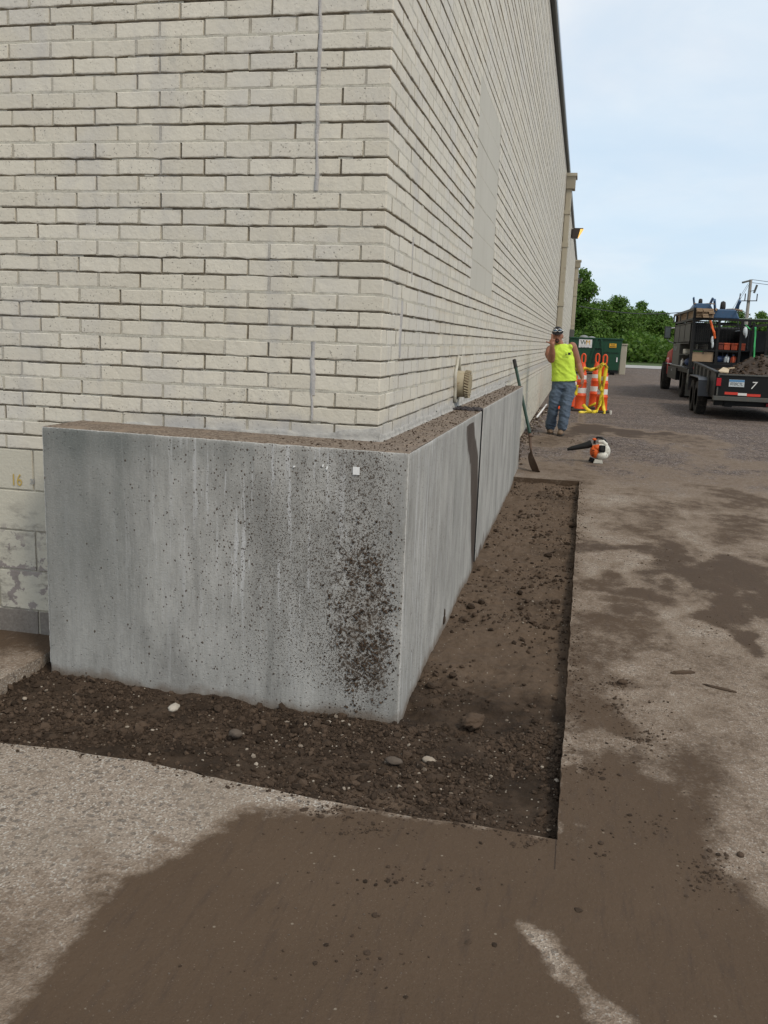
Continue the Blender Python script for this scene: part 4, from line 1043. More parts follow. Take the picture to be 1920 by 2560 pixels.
stone('mud_clod', 1164, 1551, (.020, .016, .014), m_clod, 'dark clod beside the footing, nearer of the close pair', 'clod', 8)
stone('mud_clod', 1800, 1722, (.075, .012, .006), m_clod, 'thin long streak of mud on the pavement, right of the thicker strip', 'clod', 9, on_soil=False)
o = stone('mud_clod', 1706, 1683, (.060, .013, .010), m_clod, 'thick strip of mud lying on the pale pavement at right', 'clod', 10, on_soil=False); o.rotation_euler = (0, 0, .5)
stone('mud_clod', 1556, 1708, (.022, .02, .014), m_clod, 'crumbly heap of mud on the pavement right of the cut', 'clod', 11, on_soil=False)
stone('stone', 502, 1966, (.014, .01, .008), m_stone, 'small tan stone on the front lip of the excavation', 'stone', 12, lift=.3)
stone('stone', 62, 1748, (.012, .009, .007), m_stone, 'small white pebble in the soil at the far left', 'stone', 13)
stone('mud_clod', 1850, 2140, (.012, .011, .009), m_clod, 'loose clod on the muddy pavement at the lower right', 'clod', 14, on_soil=False)

# ------------------------------------------------------------------ person
dgget = lambda: bpy.context.evaluated_depsgraph_get()
def remesh(name, mb, mat_, parent, voxel, smooth_it=6, folds=0.0, fs=9.0, fz=1.0, seed=0):
    o = mb.build('tmp', mat_, None)
    m1 = o.modifiers.new('r', 'REMESH'); m1.mode = 'VOXEL'; m1.voxel_size = voxel; m1.use_smooth_shade = True
    m2 = o.modifiers.new('s', 'SMOOTH'); m2.iterations = smooth_it; m2.factor = .5
    me = bpy.data.meshes.new_from_object(o.evaluated_get(dgget())); bpy.data.objects.remove(o)
    me.materials.clear(); me.materials.append(mat_)
    if folds:
        V = np.empty(len(me.vertices)*3, np.float32); me.vertices.foreach_get('co', V); V = V.reshape(-1, 3)
        Nn = np.empty(len(me.vertices)*3, np.float32); me.vertices.foreach_get('normal', Nn); Nn = Nn.reshape(-1, 3)
        t = fbm((V[:, 0]+V[:, 1]*.6)*fs+V[:, 2]*fs*.7, (V[:, 2]*fz-V[:, 0]*.45)*fs, seed, 4)-.5
        rd = np.abs(fbm((V[:, 0]-V[:, 1])*fs*.7, (V[:, 2]*fz+V[:, 0]*.6)*fs*1.3, seed+3, 3)-.5)
        V = V+Nn*(folds*(t*1.4-rd*1.6))[:, None]; me.vertices.foreach_set('co', V.astype(np.float32).ravel())
    me.polygons.foreach_set('use_smooth', np.ones(len(me.polygons), bool)); me.name = name
    o = bpy.data.objects.new(name, me); COL.objects.link(o); o.parent = parent
    return o
def ell(c, rx, ry, n=28, p=2.4):
    a = np.arange(n)*2*math.pi/n; ca, sa = np.cos(a), np.sin(a)
    return np.stack([c[0]+rx*np.sign(ca)*np.abs(ca)**(2/p), c[1]+ry*np.sign(sa)*np.abs(sa)**(2/p), np.full(n, c[2])], 1)
def limb(mb, pts, rs, n=14):
    P = np.array(pts, float); R_ = np.array(rs, float); t = np.arange(len(P)); tt = lin(0, len(P)-1, 5*(len(P)-1)+1)
    Q = np.stack([np.interp(tt, t, P[:, i]) for i in range(3)], 1); r = np.interp(tt, t, R_)
    mb.tube(Q, r, n)
    for p, q in zip(P, R_): mb.ball(p, q*.99, 2)
pp_ = gr(1396, 1086)
man = empty('person', (pp_[0], pp_[1], G(pp_[1])), 'person in sleeveless lime yellow shirt, jeans and black cap, one hand raised before the face', 'person')
mb = MB()
mb.ball((-.018, -.005, 1.545), (.077, .096, .118), 3); mb.ball((-.02, -.03, 1.475), (.056, .064, .072), 3)
mb.ball((-.02, -.106, 1.508), (.013, .02, .02), 2); mb.ball((-.02, -.092, 1.542), (.045, .015, .012), 2); mb.ball((-.021, -.088, 1.432), (.024, .018, .018), 2)
for s_ in (-1, 1): mb.ball((-.018+s_*.078, .008, 1.522), (.012, .022, .032), 2)
limb(mb, [(.035, .02, 1.33), (.0, .008, 1.44)], [.068, .060])
mb.loft([ell((.075, 0, .80), .15, .10), ell((.072, 0, .95), .155, .105), ell((.06, 0, 1.2), .165, .105), ell((.045, 0, 1.33), .15, .085), ell((.035, .01, 1.39), .08, .06)])
# raised right arm, back of the hand to the camera
limb(mb, [(-.125, 0, 1.325), (-.145, -.10, 1.255), (-.105, -.22, 1.175)], [.072, .066, .056])
limb(mb, [(-.105, -.22, 1.175), (-.094, -.29, 1.27), (-.088, -.36, 1.375)], [.055, .054, .033])
limb(mb, [(-.088, -.36, 1.375), (-.087, -.365, 1.41)], [.031, .034])
mb.ball((-.087, -.362, 1.432), (.043, .018, .046), 3)
hand_c = (-.087, -.36, 1.462)
for i, dx_ in enumerate((-.030, -.010, .011, .030)):
    x = hand_c[0]+dx_; z = hand_c[2]-abs(dx_)*.25
    if i == 1: limb(mb, [(x, -.362, z-.01), (x+.002, -.364, z+.045), (x+.004, -.360, z+.098)], [.0125, .012, .0100], 10)
    else: limb(mb, [(x, -.362, z-.012), (x, -.366, z+.016), (x, -.338, z+.018), (x, -.325, z-.008)], [.0115, .0115, .0105, .0095], 10)
limb(mb, [(-.118, -.362, 1.422), (-.146, -.366, 1.437), (-.176, -.368, 1.448)], [.0135, .012, .0095], 10)
# hanging left arm
limb(mb, [(.205, 0, 1.365), (.25, .02, 1.24), (.295, .04, 1.10)], [.070, .063, .052])
limb(mb, [(.295, .04, 1.10), (.325, .02, 1.0), (.36, -.01, .885)], [.052, .050, .033])
mb.ball((.366, -.018, .838), (.026, .042, .050), 3)
for i, dy_ in enumerate((-.030, -.011, .009, .028)):
    limb(mb, [(.368, -.018+dy_, .80), (.366, -.022+dy_, .765-.004*(i in (1, 2))), (.352, -.024+dy_, .738), (.335, -.022+dy_, .728)], [.0115, .011, .0098, .009], 10)
limb(mb, [(.352, -.056, .845), (.345, -.072, .81), (.340, -.070, .78)], [.013, .0115, .0095], 10)
# legs, inside the jeans
for pts in ([(-.01, 0, .80), (-.07, -.02, .46), (-.118, .10, .12)], [(.155, 0, .80), (.11, -.09, .46), (.06, -.10, .12)]): limb(mb, pts, [.085, .055, .045])
body = remesh('body', mb, m_skin, man, .006, 3)
# shirt
mb = MB()
mb.loft([ell((.082, 0, .835), .196, .137), ell((.080, -.002, .93), .190, .136), ell((.072, -.006, 1.04), .184, .135), ell((.060, -.006, 1.17), .186, .133), ell((.048, -.002, 1.27), .186, .122), ell((.042, .002, 1.34), .172, .102), ell((.04, .01, 1.385), .125, .083), ell((.035, .015, 1.405), .085, .07)])
mb.ball((-.09, .0, 1.315), (.072, .088, .074), 3); mb.ball((.188, .0, 1.355), (.062, .085, .068), 3)
shirt = remesh('shirt', mb, m_hivis, man, .009, 4, .020, 8, .9, 5)
# chest print: outlined box with two marks
pr_ = MB(); cxp, czp, yp = .150, 1.255, -.160
for a, b__, c_, d_ in ((-.05, -.02, .05, -.017), (-.05, .017, .05, .02), (-.05, -.02, -.046, .02), (.046, -.02, .05, .02), (-.005, -.018, .035, .016), (-.04, -.012, -.028, .010)):
    pr_.b2((cxp+a, yp, czp+b__+(a+c_)*.08), (cxp+c_, yp+.006, czp+d_+(a+c_)*.08))
pr_.build('chest_print', m_ink, shirt, world=False)
# jeans
mb = MB()
mb.loft([ell((.078, 0, .885), .178, .122), ell((.076, 0, .80), .182, .126), ell((.072, 0, .72), .180, .124)])
def leg(pts, rs): limb(mb, pts, rs, 20)
leg([(-.012, 0, .75), (-.035, -.012, .62), (-.075, -.03, .46), (-.105, .04, .28), (-.128, .10, .125)], [.110, .106, .090, .086, .090])
leg([(.162, 0, .75), (.142, -.035, .62), (.112, -.09, .46), (.088, -.10, .28), (.066, -.10, .135)], [.110, .106, .090, .086, .090])
jeans = remesh('jeans', mb, m_jeans, man, .009, 3, .026, 8, 1.5, 9)
for (bx_, by_, yaw) in ((-.135, .085, 8), (.045, -.13, -6)):
    mb = MB(); R_ = rotm('Z', yaw)
    def bp(x, y, z): return R_@np.array([x, y, 0])+np.array([bx_, by_, z])
    mb.ball(bp(0, -.10, .045), (.050, .085, .042), 3, R=R_); mb.ball(bp(0, .02, .05), (.043, .07, .05), 3, R=R_); limb(mb, [bp(0, .03, .06), bp(0, .03, .15)], [.05, .05])
    bt = remesh('boot', mb, m_boot, man, .009, 2, .004, 14)
    mb = MB(); mb.box(bp(0, -.055, .012), (.092, .235, .022), R_); mb.build('sole', m_rubber, bt, bevel=.008, world=False)
mb = MB(); BVc, BFc = ico(3); V = BVc*np.array([.086, .104, .10])+np.array([-.018, .0, 1.578])
V[:, 2] = np.maximum(V[:, 2], 1.572); mb.add(V, BFc)
cap = mb.build('cap', m_capb, man, smooth=True, world=False)
mb = MB(); br = []
for z in (1.573, 1.581):
    br.append(np.array([(-.018+.078*math.cos(t), -.062-.095*math.sin(t), z-.026*math.sin(t)) for t in lin(0, math.pi, 16)]))
mb.loft(br); mb.build('brim', m_capb, cap, smooth=True, world=False)
mb = MB()
for s_ in (-1, 1):
    mb.tube([(-.018+s_*.036+.033*math.cos(t), -.094-.006*math.cos(t*1)*s_*-1-.006+.012*abs(math.cos(t)), 1.615+.021*math.sin(t)) for t in lin(0, 2*math.pi, 20)[:-1]], .0042, 8, closed=True)
mb.tube([(-.018+.088*math.cos(t), -.095*math.sin(t)+.0, 1.612) for t in lin(0.0, math.pi, 18)][0:6], .007, 8); mb.tube([(-.018+.088*math.cos(t), -.095*math.sin(t), 1.612) for t in lin(0.0, math.pi, 18)][12:], .007, 8)
sg = mb.build('sunglasses', m_white, man, smooth=True, world=False)
for s_ in (-1, 1):
    mb = MB(); mb.ball((-.018+s_*.036, -.094, 1.615), (.031, .010, .019), 2); mb.build('lens', m_lens, sg, smooth=True, world=False)
mb = MB()
for s_ in (-1, 1): mb.ball((-.02+s_*.031, -.090, 1.531), (.014, .006, .0055), 2)
mb.build('eyes', m_hair, man, smooth=True, world=False)
mb = MB(); mb.ball((-.02, -.098, 1.480), (.027, .010, .007), 2); mb.ball((-.021, -.100, 1.436), (.022, .013, .018), 2); mb.ball((-.020, -.10, 1.457), (.008, .008, .006), 2)
for s_ in (-1, 1): mb.ball((-.02+s_*.026, -.092, 1.458), (.005, .008, .022), 2)
mb.build('goatee', m_hair, man, smooth=True, world=False)
mb = MB(); mb.ball((-.02, -.101, 1.466), (.021, .007, .0045), 2); mb.build('lips', simple('lips', (.24, .09, .075), .5), man, smooth=True, world=False)

man.rotation_euler = (0, -.068, 0)
# ------------------------------------------------------------------ shovel
sh_b = gr(1348, 1181)
top = np.array([.035, 7.30, .243]); 
tipp = sh_b+np.array([.0, 0, .004]); knee = pl(1326, 1130, 1, 6.66); coll = pl(1325, 1086, 1, 6.72)
shov = empty('shovel', tuple(sh_b), 'long handled shovel with dark green shaft leaning past the far end of the footing', 'shovel')
k1 = coll+(knee-coll)*.75
mb = MB(); mb.tube([top, top+(coll-top)*.985], .0185, 12); hd = mb.build('handle', m_handle, shov, smooth=True)
mb = MB(); mb.tube([top-(coll-top)*.002, top+(coll-top)*.11], .0225, 12); mb.build('grip', m_rubber, hd, smooth=True)
mb = MB(); d1 = (knee-coll); mb.tube([coll-(coll-top)*-.0, coll+d1*.35, coll+d1*.7+np.array([.004, 0, 0]), knee+np.array([.01, -.0, .0])], [.021, .018, .015, .013], 12)
mb.tube([coll-(coll-top)*.03*-1, coll], [.026, .024], 12); mb.build('shank', m_rust, shov, smooth=True)
ax = tipp-knee; L = np.linalg.norm(ax); ax /= L; side = np.cross(ax, [0, 0, 1.]); side /= np.linalg.norm(side); side = side*.35+np.array([0, 1, 0])*.8; side -= ax*(side@ax); side /= np.linalg.norm(side); nn_ = np.cross(side, ax)
mb = MB(); V, F = [], []
for i, t in enumerate(lin(-.06, 1, 12)):
    w = .095*min(1, (t+.10)/.16)**.5*(1 if t < .55 else math.sqrt(max(.02, 1-((t-.55)/.47)**2)))
    for s_ in lin(-1, 1, 9): V.append(knee+ax*L*t+side*w*s_+nn_*(.022*s_*s_-.012+.02*math.sin(t*3)))
n_ = 9
for i in range(11):
    for j in range(8): F.append((i*n_+j, i*n_+j+1, (i+1)*n_+j+1, (i+1)*n_+j))
mb.add(V, F); bl_ = mb.build('blade', m_rust, shov, smooth=True); md = bl_.modifiers.new('t', 'SOLIDIFY'); md.thickness = .004

# ------------------------------------------------------------------ leaf blower
bb = gr(1492, 1157); BX, BY, BZ = bb
blo = empty('leaf_blower', (BX, BY, BZ), 'orange and cream hand-held leaf blower standing on the pavement, nozzle to the left', 'leaf blower')
Pb = lambda x, y, z: (BX+x, BY+y, BZ+z)
mb = MB(); mb.lathe([(.0, -.075), (.075, -.072), (.105, -.05), (.118, -.01), (.112, .04), (.08, .07), (0, .075)], Pb(.045, .02, .155), 1, 28); fan = mb.build('fan_housing', m_cream, blo, smooth=True, angle=60)
mb = MB()
for a in range(16):
    t = a*2*math.pi/16; mb.bar(Pb(.045+.03*math.cos(t), -.056, .155+.03*math.sin(t)), Pb(.045+.095*math.cos(t), -.045, .155+.095*math.sin(t)), .006, .008)
mb.build('vent_ribs', m_cream, fan)
mb = MB(); mb.ball(Pb(-.035, -.035, .15), (.068, .06, .085), 3); mb.ball(Pb(-.01, -.05, .205), (.05, .045, .04), 3); mb.box(Pb(-.03, -.03, .225), (.09, .07, .03), rotm('Y', -18)); mot = mb.build('engine_cover', m_borange, blo, smooth=True, angle=60)
mb = MB()
for z in (.10, .125, .15, .175): mb.box(Pb(-.062, -.086, z), (.04, .012, .007), rotm('Z', -25))
mb.build('cooling_slots', m_ink, mot)
mb = MB(); mb.box(Pb(.052, -.078, .20), (.082, .05, .086)); flt = mb.build('air_filter_cover', m_black, blo, bevel=.010)
mb = MB(); mb.lathe([(.0, 0), (.026, 0), (.026, .012), (.018, .014), (0, .014)], Pb(.055, -.118, .203), 1, 18); mb.build('filter_knob', m_rubber, flt)
mb = MB(); mb.ball(Pb(.06, -.06, .105), (.075, .05, .055), 3); mb.build('fuel_tank', m_cream, blo, smooth=True)
mb = MB(); mb.prism([(BX-.05, BZ+.002), (BX+.075, BZ+.002), (BX+.06, BZ+.055), (BX-.03, BZ+.055)], BY-.09, BY+.04, 1); mb.build('foot', m_cream, blo, bevel=.006)
mb = MB(); mb.box(Pb(-.07, .0, .035), (.07, .06, .06), rotm('Y', 20)); mb.build('muffler', m_black, blo, bevel=.006)
mb = MB(); mb.tube([Pb(-.09, .01, .25), Pb(-.15, .0, .225), Pb(-.22, -.01, .205), Pb(-.33, -.03, .178)], [.052, .046, .038, .030], 16); tu = mb.build('tube', m_blackm, blo, smooth=True)
mb = MB(); mb.tube([Pb(-.33, -.03, .178), Pb(-.395, -.04, .158)], [.031, .018], 16); mb.build('nozzle', m_blackm, tu, smooth=True)
mb = MB(); mb.tube([Pb(-.05, 0, .25), Pb(-.05, 0, .30), Pb(-.02, 0, .335), Pb(.03, 0, .335), Pb(.085, .0, .30), Pb(.10, 0, .25)], [.017, .016, .016, .017, .018, .022], 12); hn = mb.build('handle', m_black, blo, smooth=True)
mb = MB(); mb.ball(Pb(-.055, -.01, .31), (.03, .02, .016), 2); mb.build('trigger', m_borange, hn, smooth=True)
mb = MB(); mb.tube([Pb(.0, -.01, .28), Pb(.055, -.01, .285), Pb(.105, -.01, .24)], [.02, .03, .03], 12); mb.build('upper_shell', m_cream, blo, smooth=True)
put_text('letters', 'BG', .035, Pb(.10, -.092, .12), (1, 0, 0), (0, .3, 1), m_ink, blo, .8)

blo.scale = (.94, .94, .94)
# ------------------------------------------------------------------ channelizers, cones, tape
def channelizer(px, py, label, first=None):
    p = gr(px, py); p[2] = G(p[1])
    if first is not None: return copy_tree(first, p, label)
    r0 = empty('channelizer_post', tuple(p), label, 'traffic post', 'orange looped channelizer posts')
    o_ = tuple(p)
    mb = MB(); mb.lathe([(.125, .03), (.125, .075), (.117, .085), (.112, .30), (.118, .31), (.118, .335), (.106, .345), (.100, .58), (.105, .59), (.105, .612), (.093, .622), (.085, .80), (.072, .815), (.066, .92), (.052, .955), (.047, .99), (0, .99)], o_, 2, 24)
    mb.build('tube', m_orange, r0, smooth=True, angle=50)
    for z0, z1, ra, rb in ((.375, .485, .1065, .1040), (.66, .745, .0930, .0895)):
        mb = MB(); mb.lathe([(ra-.004, z0), (ra, z0+.001), (rb, z1-.001), (rb-.004, z1)], o_, 2, 24); mb.build('reflective_band', m_refl, r0, smooth=True, angle=50)
    mb = MB(); mb.tube([(p[0]+.038*math.cos(t), p[1], p[2]+1.085+(.062*math.sin(t))+(.035 if math.sin(t) > 0 else -.035)) for t in lin(0, 2*math.pi, 25)[:-1]], .0175, 10, closed=True)
    mb.b2((p[0]-.03, p[1]-.03, p[2]+.985), (p[0]+.03, p[1]+.03, p[2]+1.0)); mb.build('loop_handle', m_orange, r0, smooth=True)
    mb = MB(); mb.lathe([(.0, .0), (.225, .0), (.225, .028), (.19, .045), (.14, .05), (0, .05)], o_, 2, 8); mb.build('base', m_rubber, r0)
    return r0
def copy_tree(src, loc, label=None, rz=0):
    r = src.copy(); COL.objects.link(r); r.location = loc
    if label: r['label'] = label
    def rec(a, b_):
        for ch in a.children:
            c_ = ch.copy(); COL.objects.link(c_); c_.parent = b_; c_.matrix_parent_inverse = ch.matrix_parent_inverse.copy(); rec(ch, c_)
    rec(src, r)
    return r
bpy.context.view_layer.update()
chA = channelizer(1449, 1027, 'orange looped post just right of the person, its middle crossed by the arm')
bpy.context.view_layer.update()
chB = channelizer(1484, 1021, 'middle orange looped post, standing free with two white bands', chA)
chC = channelizer(1502, 1031, 'rightmost orange looped post, draped with yellow caution tape', chA)
def cone(px, py, label, first=None):
    p = gr(px, py); p[2] = G(p[1])
    if first is not None: return copy_tree(first, p, label)
    r0 = empty('traffic_cone', tuple(p), label, 'traffic cone', 'short orange cones behind the person')
    mb = MB(); mb.lathe([(.15, .02), (.15, .04), (.135, .05), (.042, .66), (.03, .70), (0, .70)], tuple(p), 2, 24); mb.build('cone_body', m_orange, r0, smooth=True, angle=50)
    rr = lambda z: .135-(z-.05)*.1525+.003
    for z0, z1 in ((.24, .33), (.42, .57)):
        mb = MB(); mb.lathe([(rr(z0)-.004, z0), (rr(z0), z0+.001), (rr(z1), z1-.001), (rr(z1)-.004, z1)], tuple(p), 2, 24); mb.build('reflective_band', m_refl, r0, smooth=True, angle=50)
    mb = MB(); mb.b2((p[0]-.19, p[1]-.19, p[2]), (p[0]+.19, p[1]+.19, p[2]+.03)); mb.build('base', m_rubber, r0, bevel=.01)
    return r0
bpy.context.view_layer.update()
coA = cone(1434, 1019, "short orange cone behind the person's hanging hand")
bpy.context.view_layer.update()
coB = cone(1400, 1025, "short orange cone seen between the person's legs", coA)
def ribbon(name, pts, w, upv, parent, m):
    V, F = [], []; P = [np.array(p, float) for p in pts]
    Q = []
    for i in range(len(P)-1):
        for t in lin(0, 1, 7)[:-1]: Q.append(P[i]*(1-t)+P[i+1]*t)
    Q.append(P[-1])
    for i, q in enumerate(Q):
        T = Q[min(i+1, len(Q)-1)]-Q[max(i-1, 0)]; T = T/np.linalg.norm(T)
        u_ = np.array(upv, float); u_ = u_-T*(u_@T); u_ /= np.linalg.norm(u_)
        b_ = np.cross(T, u_); tw = .5*math.sin(i*.55+len(Q)); u2 = u_*math.cos(tw)+b_*math.sin(tw)
        V += [q-u2*w/2, q+u2*w/2]
    for i in range(len(Q)-1): F.append((2*i, 2*i+1, 2*i+3, 2*i+2))
    o = mesh_obj(name, V, F, m, parent, smooth=True); md = o.modifiers.new('t', 'SOLIDIFY'); md.thickness = .0012; return o
Z7 = lambda X, Y, y: pl(1300+X/5.531, 780+Y/5.531, 1, y)
tape = empty('caution_tape', tuple(chC.location), 'yellow caution tape strung between the orange posts and trailing on the ground', 'caution tape')
yF = float(chC.location.y)-.14
runs = [[Z7(765, 790, 16.2), Z7(830, 798, 15.6), Z7(890, 815, 15.42)], [Z7(880, 778, 15.45), Z7(970, 800, 15.9), Z7(1050, 785, 16.2), Z7(1110, 745, yF), Z7(1160, 712, yF)],
        [Z7(1150, 715, yF), Z7(1105, 800, yF), Z7(1098, 930, yF), Z7(1115, 1050, yF), Z7(1135, 1100, yF)], [Z7(1160, 720, yF), Z7(1197, 760, yF), Z7(1165, 930, yF), Z7(1135, 1120, yF), Z7(1100, 1290, yF), Z7(1050, 1385, yF-.1)],
        [Z7(1135, 1130, yF), Z7(1150, 1290, yF), Z7(1165, 1380, yF-.05), Z7(1155, 1430, yF-.25)], [Z7(1060, 1375, yF-.1), Z7(990, 1412, yF-.2), Z7(900, 1422, yF-.3), Z7(805, 1430, yF-.35)],
        [Z7(868, 1280, 15.40), Z7(930, 1345, 15.2), Z7(995, 1400, yF-.22)], [Z7(950, 1310, 16.2), Z7(1060, 1265, 16.2)], [Z7(790, 1010, 15.42), Z7(775, 1100, 15.43), Z7(765, 1150, 15.43)]]
for q in runs:
    for p in q: p[2] = max(p[2], G(p[1])+.012)
for i, q in enumerate(runs): ribbon('ribbon', q, .070, (0, -.3, 1) if i in (0, 1, 5, 7) else (1, -.3, .2), tape, m_tape)
for (X, Y, ang, y) in ((960, 793, -3, 15.7), (1150, 960, 77, yF-.03), (1110, 1040, 70, yF-.03), (1105, 1245, 72, yF-.03), (950, 1412, 6, yF-.33), (1160, 745, -30, yF-.03)):
    c_ = Z7(X, Y, y-.02); c_[2] = max(c_[2], G(c_[1])+.03); a = math.radians(ang)
    put_text('lettering', 'CAUTION', .052, c_, (math.cos(a), 0, math.sin(a)), (-math.sin(a), 0, math.cos(a)), m_ink, tape, .9)

# ------------------------------------------------------------------ dumpster and enclosure
D0 = gr(1450, 935); DY = 38.0
Z5 = lambda X, Y, y: pl(1340+X/5.53, 560+Y/5.53, 1, y)
dg = G(DY); a_ = Z5(545, 1560, DY); b_ = Z5(1205, 1588, DY); dx0, dx1, dzt = a_[0]-.25, b_[0], a_[2]-.01
dm = empty('dumpster', ((dx0+dx1)/2, DY, dg), 'dark green steel dumpster with a white sign and a yellow label', 'dumpster')
mb = MB(); mb.prism([(dx0+.02, dg+.18), (dx1-.10, dg+.18), (dx1-.02, dzt-.06), (dx0, dzt-.06)], DY, DY+1.8, 1); mb.build('bin', m_dgreen, dm, bevel=.015)
mb = MB(); mb.b2((dx0-.03, DY-.05, dzt-.06), (dx1+.03, DY+.02, dzt)); mb.b2((dx0-.03, DY+1.78, dzt-.06), (dx1+.03, DY+1.85, dzt)); mb.b2((dx1-.04, DY+.02, dzt-.06), (dx1+.03, DY+1.78, dzt)); mb.build('rim', m_dgreen, dm, bevel=.01)
mb = MB()
cx_ = Z5(875, 1600, DY)[0]
mb.bar((cx_-.10, DY-.04, dzt-.06), (cx_-.42, DY-.04, dg+.25), .07, .06); mb.bar((cx_+.10, DY-.04, dzt-.06), (cx_+.30, DY-.04, dg+.25), .07, .06); mb.bar((cx_-.2, DY-.05, dzt-.42), (cx_+.2, DY-.05, dzt-.42), .05, .05)
mb.build('rib', m_dgreen, dm)
mb = MB(); mb.prism([(cx_-.17, dzt-.46), (cx_+.17, dzt-.46), (cx_+.26, dg+.5), (cx_-.28, dg+.5)], DY-.022, DY-.002, 1); mb.build('recess_panel', simple('dark_green_steel', (.006, .03, .017), .5), dm)
mb = MB(); mb.b2((dx1-.8, DY-.035, dzt-.62), (dx1-.12, DY-.003, dzt-.57)); mb.build('lifting_bar', m_dgreen, dm)
for x in (dx0+.25, dx1-.35): mb = MB(); mb.b2((x-.1, DY+.1, dg), (x+.1, DY+1.6, dg+.178)); mb.build('skid', m_black, dm)
mb = MB(); mb.b2((dx0+.05, DY-.02, dg+.10), (dx1-.1, DY-.002, dg+.22)); mb.build('bottom_rail', m_black, dm)
a_ = Z5(598, 1592, DY-.02); b_ = Z5(770, 1712, DY-.02)
mb = MB(); mb.b2((a_[0], DY-.03, b_[2]), (b_[0], DY-.015, a_[2])); sg_ = mb.build('white_sign', m_signw, dm)
wx = (a_[0]+b_[0])/2; ws = b_[0]-a_[0]; wz = a_[2]
put_text('sign_letters', 'W', .28, (wx-ws*.15, DY-.033, wz-.14), (1, 0, 0), (0, 0, 1), m_signg, sg_, .95, .004)
put_text('sign_letters', 'M', .28, (wx+ws*.20, DY-.033, wz-.14), (1, 0, 0), (0, 0, 1), m_signy, sg_, .9, .004)
mb = MB(); mb.b2((a_[0]+.03, DY-.034, wz-.262), (b_[0]-.03, DY-.031, wz-.255))
for x, w_ in ((.08, .09), (.2, .1), (.33, .13)): mb.b2((a_[0]+x, DY-.034, wz-.36), (a_[0]+x+w_, DY-.031, wz-.32))
mb.build('sign_lines', m_greyink, sg_)
a_ = Z5(1018, 1652, DY-.02); b_ = Z5(1110, 1712, DY-.02)
mb = MB(); mb.b2((a_[0], DY-.03, b_[2]), (b_[0], DY-.015, a_[2])); yl = mb.build('yellow_label', m_signy, dm)
mb = MB(); 
for i, (f0, f1) in enumerate(((.2, .8), (.1, .9))): mb.b2((a_[0]+(b_[0]-a_[0])*f0, DY-.034, a_[2]-.07-.08*i), (a_[0]+(b_[0]-a_[0])*f1, DY-.031, a_[2]-.04-.08*i))
mb.build('label_lines', m_ink, yl)
a_ = Z5(1113, 1845, DY-.02); mb = MB(); mb.b2((a_[0], DY-.03, a_[2]-.2), (a_[0]+.05, DY-.015, a_[2])); mb.build('white_sticker', m_signw, dm)
tb = MB(); tb.ball((dx0+.62, DY+.8, dzt-.04), (.22, .3, .15), 3); tb.ball((dx0+.95, DY+.9, dzt-.06), (.22, .3, .13), 3)
o = tb.build('trash_bags', simple('grey_bag', (.20, .21, .21), .45, var=.3, bump=.8, bscale=8), None, smooth=True); tag(o, 'grey trash bags bulging out of the green dumpster', 'trash bag')
a_ = Z5(1180, 1655, 39.5); b_ = Z5(1265, 1655, 39.5)
mb = MB(); mb.b2((a_[0], 39.5, G(39.5)-.1), (b_[0], 43.0, a_[2]-.06)); w_ = mb.build('enclosure_wall', m_wallb, None, bevel=.02); tag(w_, 'beige masonry enclosure wall end standing right of the green dumpster', 'wall')
mb = MB(); mb.b2((a_[0]-.03, 39.47, a_[2]-.058), (b_[0]+.03, 43.05, a_[2])); mb.build('wall_cap', m_wallb, w_)

# rubble and a white pipe at the foot of the brick wall
tipw = gr(1342, 1047); tw2 = gr(1366, 1015)
mb = MB(); mb.tube([(tipw[0], tipw[1], tipw[2]+.03), (tw2[0], tw2[1], tw2[2]+.03)], .018, 10); o = mb.build('white_pipe', m_white, None, smooth=True); tag(o, 'white plastic pipe lying along the foot of the brick wall', 'pipe')
rb = []
for _ in range(420):
    y = r_.uniform(6.9, 16); x = abs(r_.normal(0, .10))+.02; rb.append((x, y, G(y)+.01))
scatter('rubble', np.array(rb), np.clip(np.exp(r_.normal(math.log(.012), .45, 420)), .005, .035), m_clod, 1, .6, 31)
rb = [(abs(r_.normal(0, .10))+.04, r_.uniform(11.5, 15.5), 0) for _ in range(60)]; rb = np.array(rb); rb[:, 2] = G(rb[:, 1])+.015
scatter('pale_rubble', rb, r_.uniform(.008, .03, 60), m_peb, 1, .6, 32)
p = gr(1526, 1036); mb = MB(); mb.lathe([(.0, 0), (.022, 0), (.028, .07), (.024, .075), (0, .075)], (p[0], p[1], p[2]), 2, 12); o = mb.build('paper_cup', m_cream, None); tag(o, 'small cream cup left on the ground right of the posts', 'cup')

# ------------------------------------------------------------------ wall lamps
def lamp(y, z, s, lit, label):
    r0 = empty('wall_lamp', (.012, y, z), label, 'lamp', 'wall lamps high on the brick building')
    mb = MB(); mb.b2((.012, y-.18*s, z-.16*s), (.05, y+.18*s, z+.16*s)); mb.build('back_plate', m_lampb, r0)
    mb = MB(); mb.prism([(.052, z-.17*s), (.052, z+.14*s), (.10, z+.20*s), (.47*s, z+.20*s), (.27*s, z-.17*s)], y-.22*s, y+.22*s, 1); mb.build('housing', m_lampb, r0, bevel=.01)
    mb = MB(); mb.add([(.275*s+.004, y-.20*s, z-.165*s), (.47*s+.003, y-.20*s, z+.18*s), (.47*s+.003, y+.20*s, z+.18*s), (.275*s+.004, y+.20*s, z-.165*s), (.29*s, y-.224*s, z-.15*s), (.452*s, y-.224*s, z+.16*s), (.36*s, y-.224*s, z+.16*s)], [(0, 1, 2, 3), (4, 5, 6)]); mb.build('lens', m_glow if lit else m_glass, r0)
    if lit:
        mb = MB(); mb.ball((.09, y-.02, z+.17*s), (.04, .04, .04), 2); mb.build('photocell', m_white, r0)
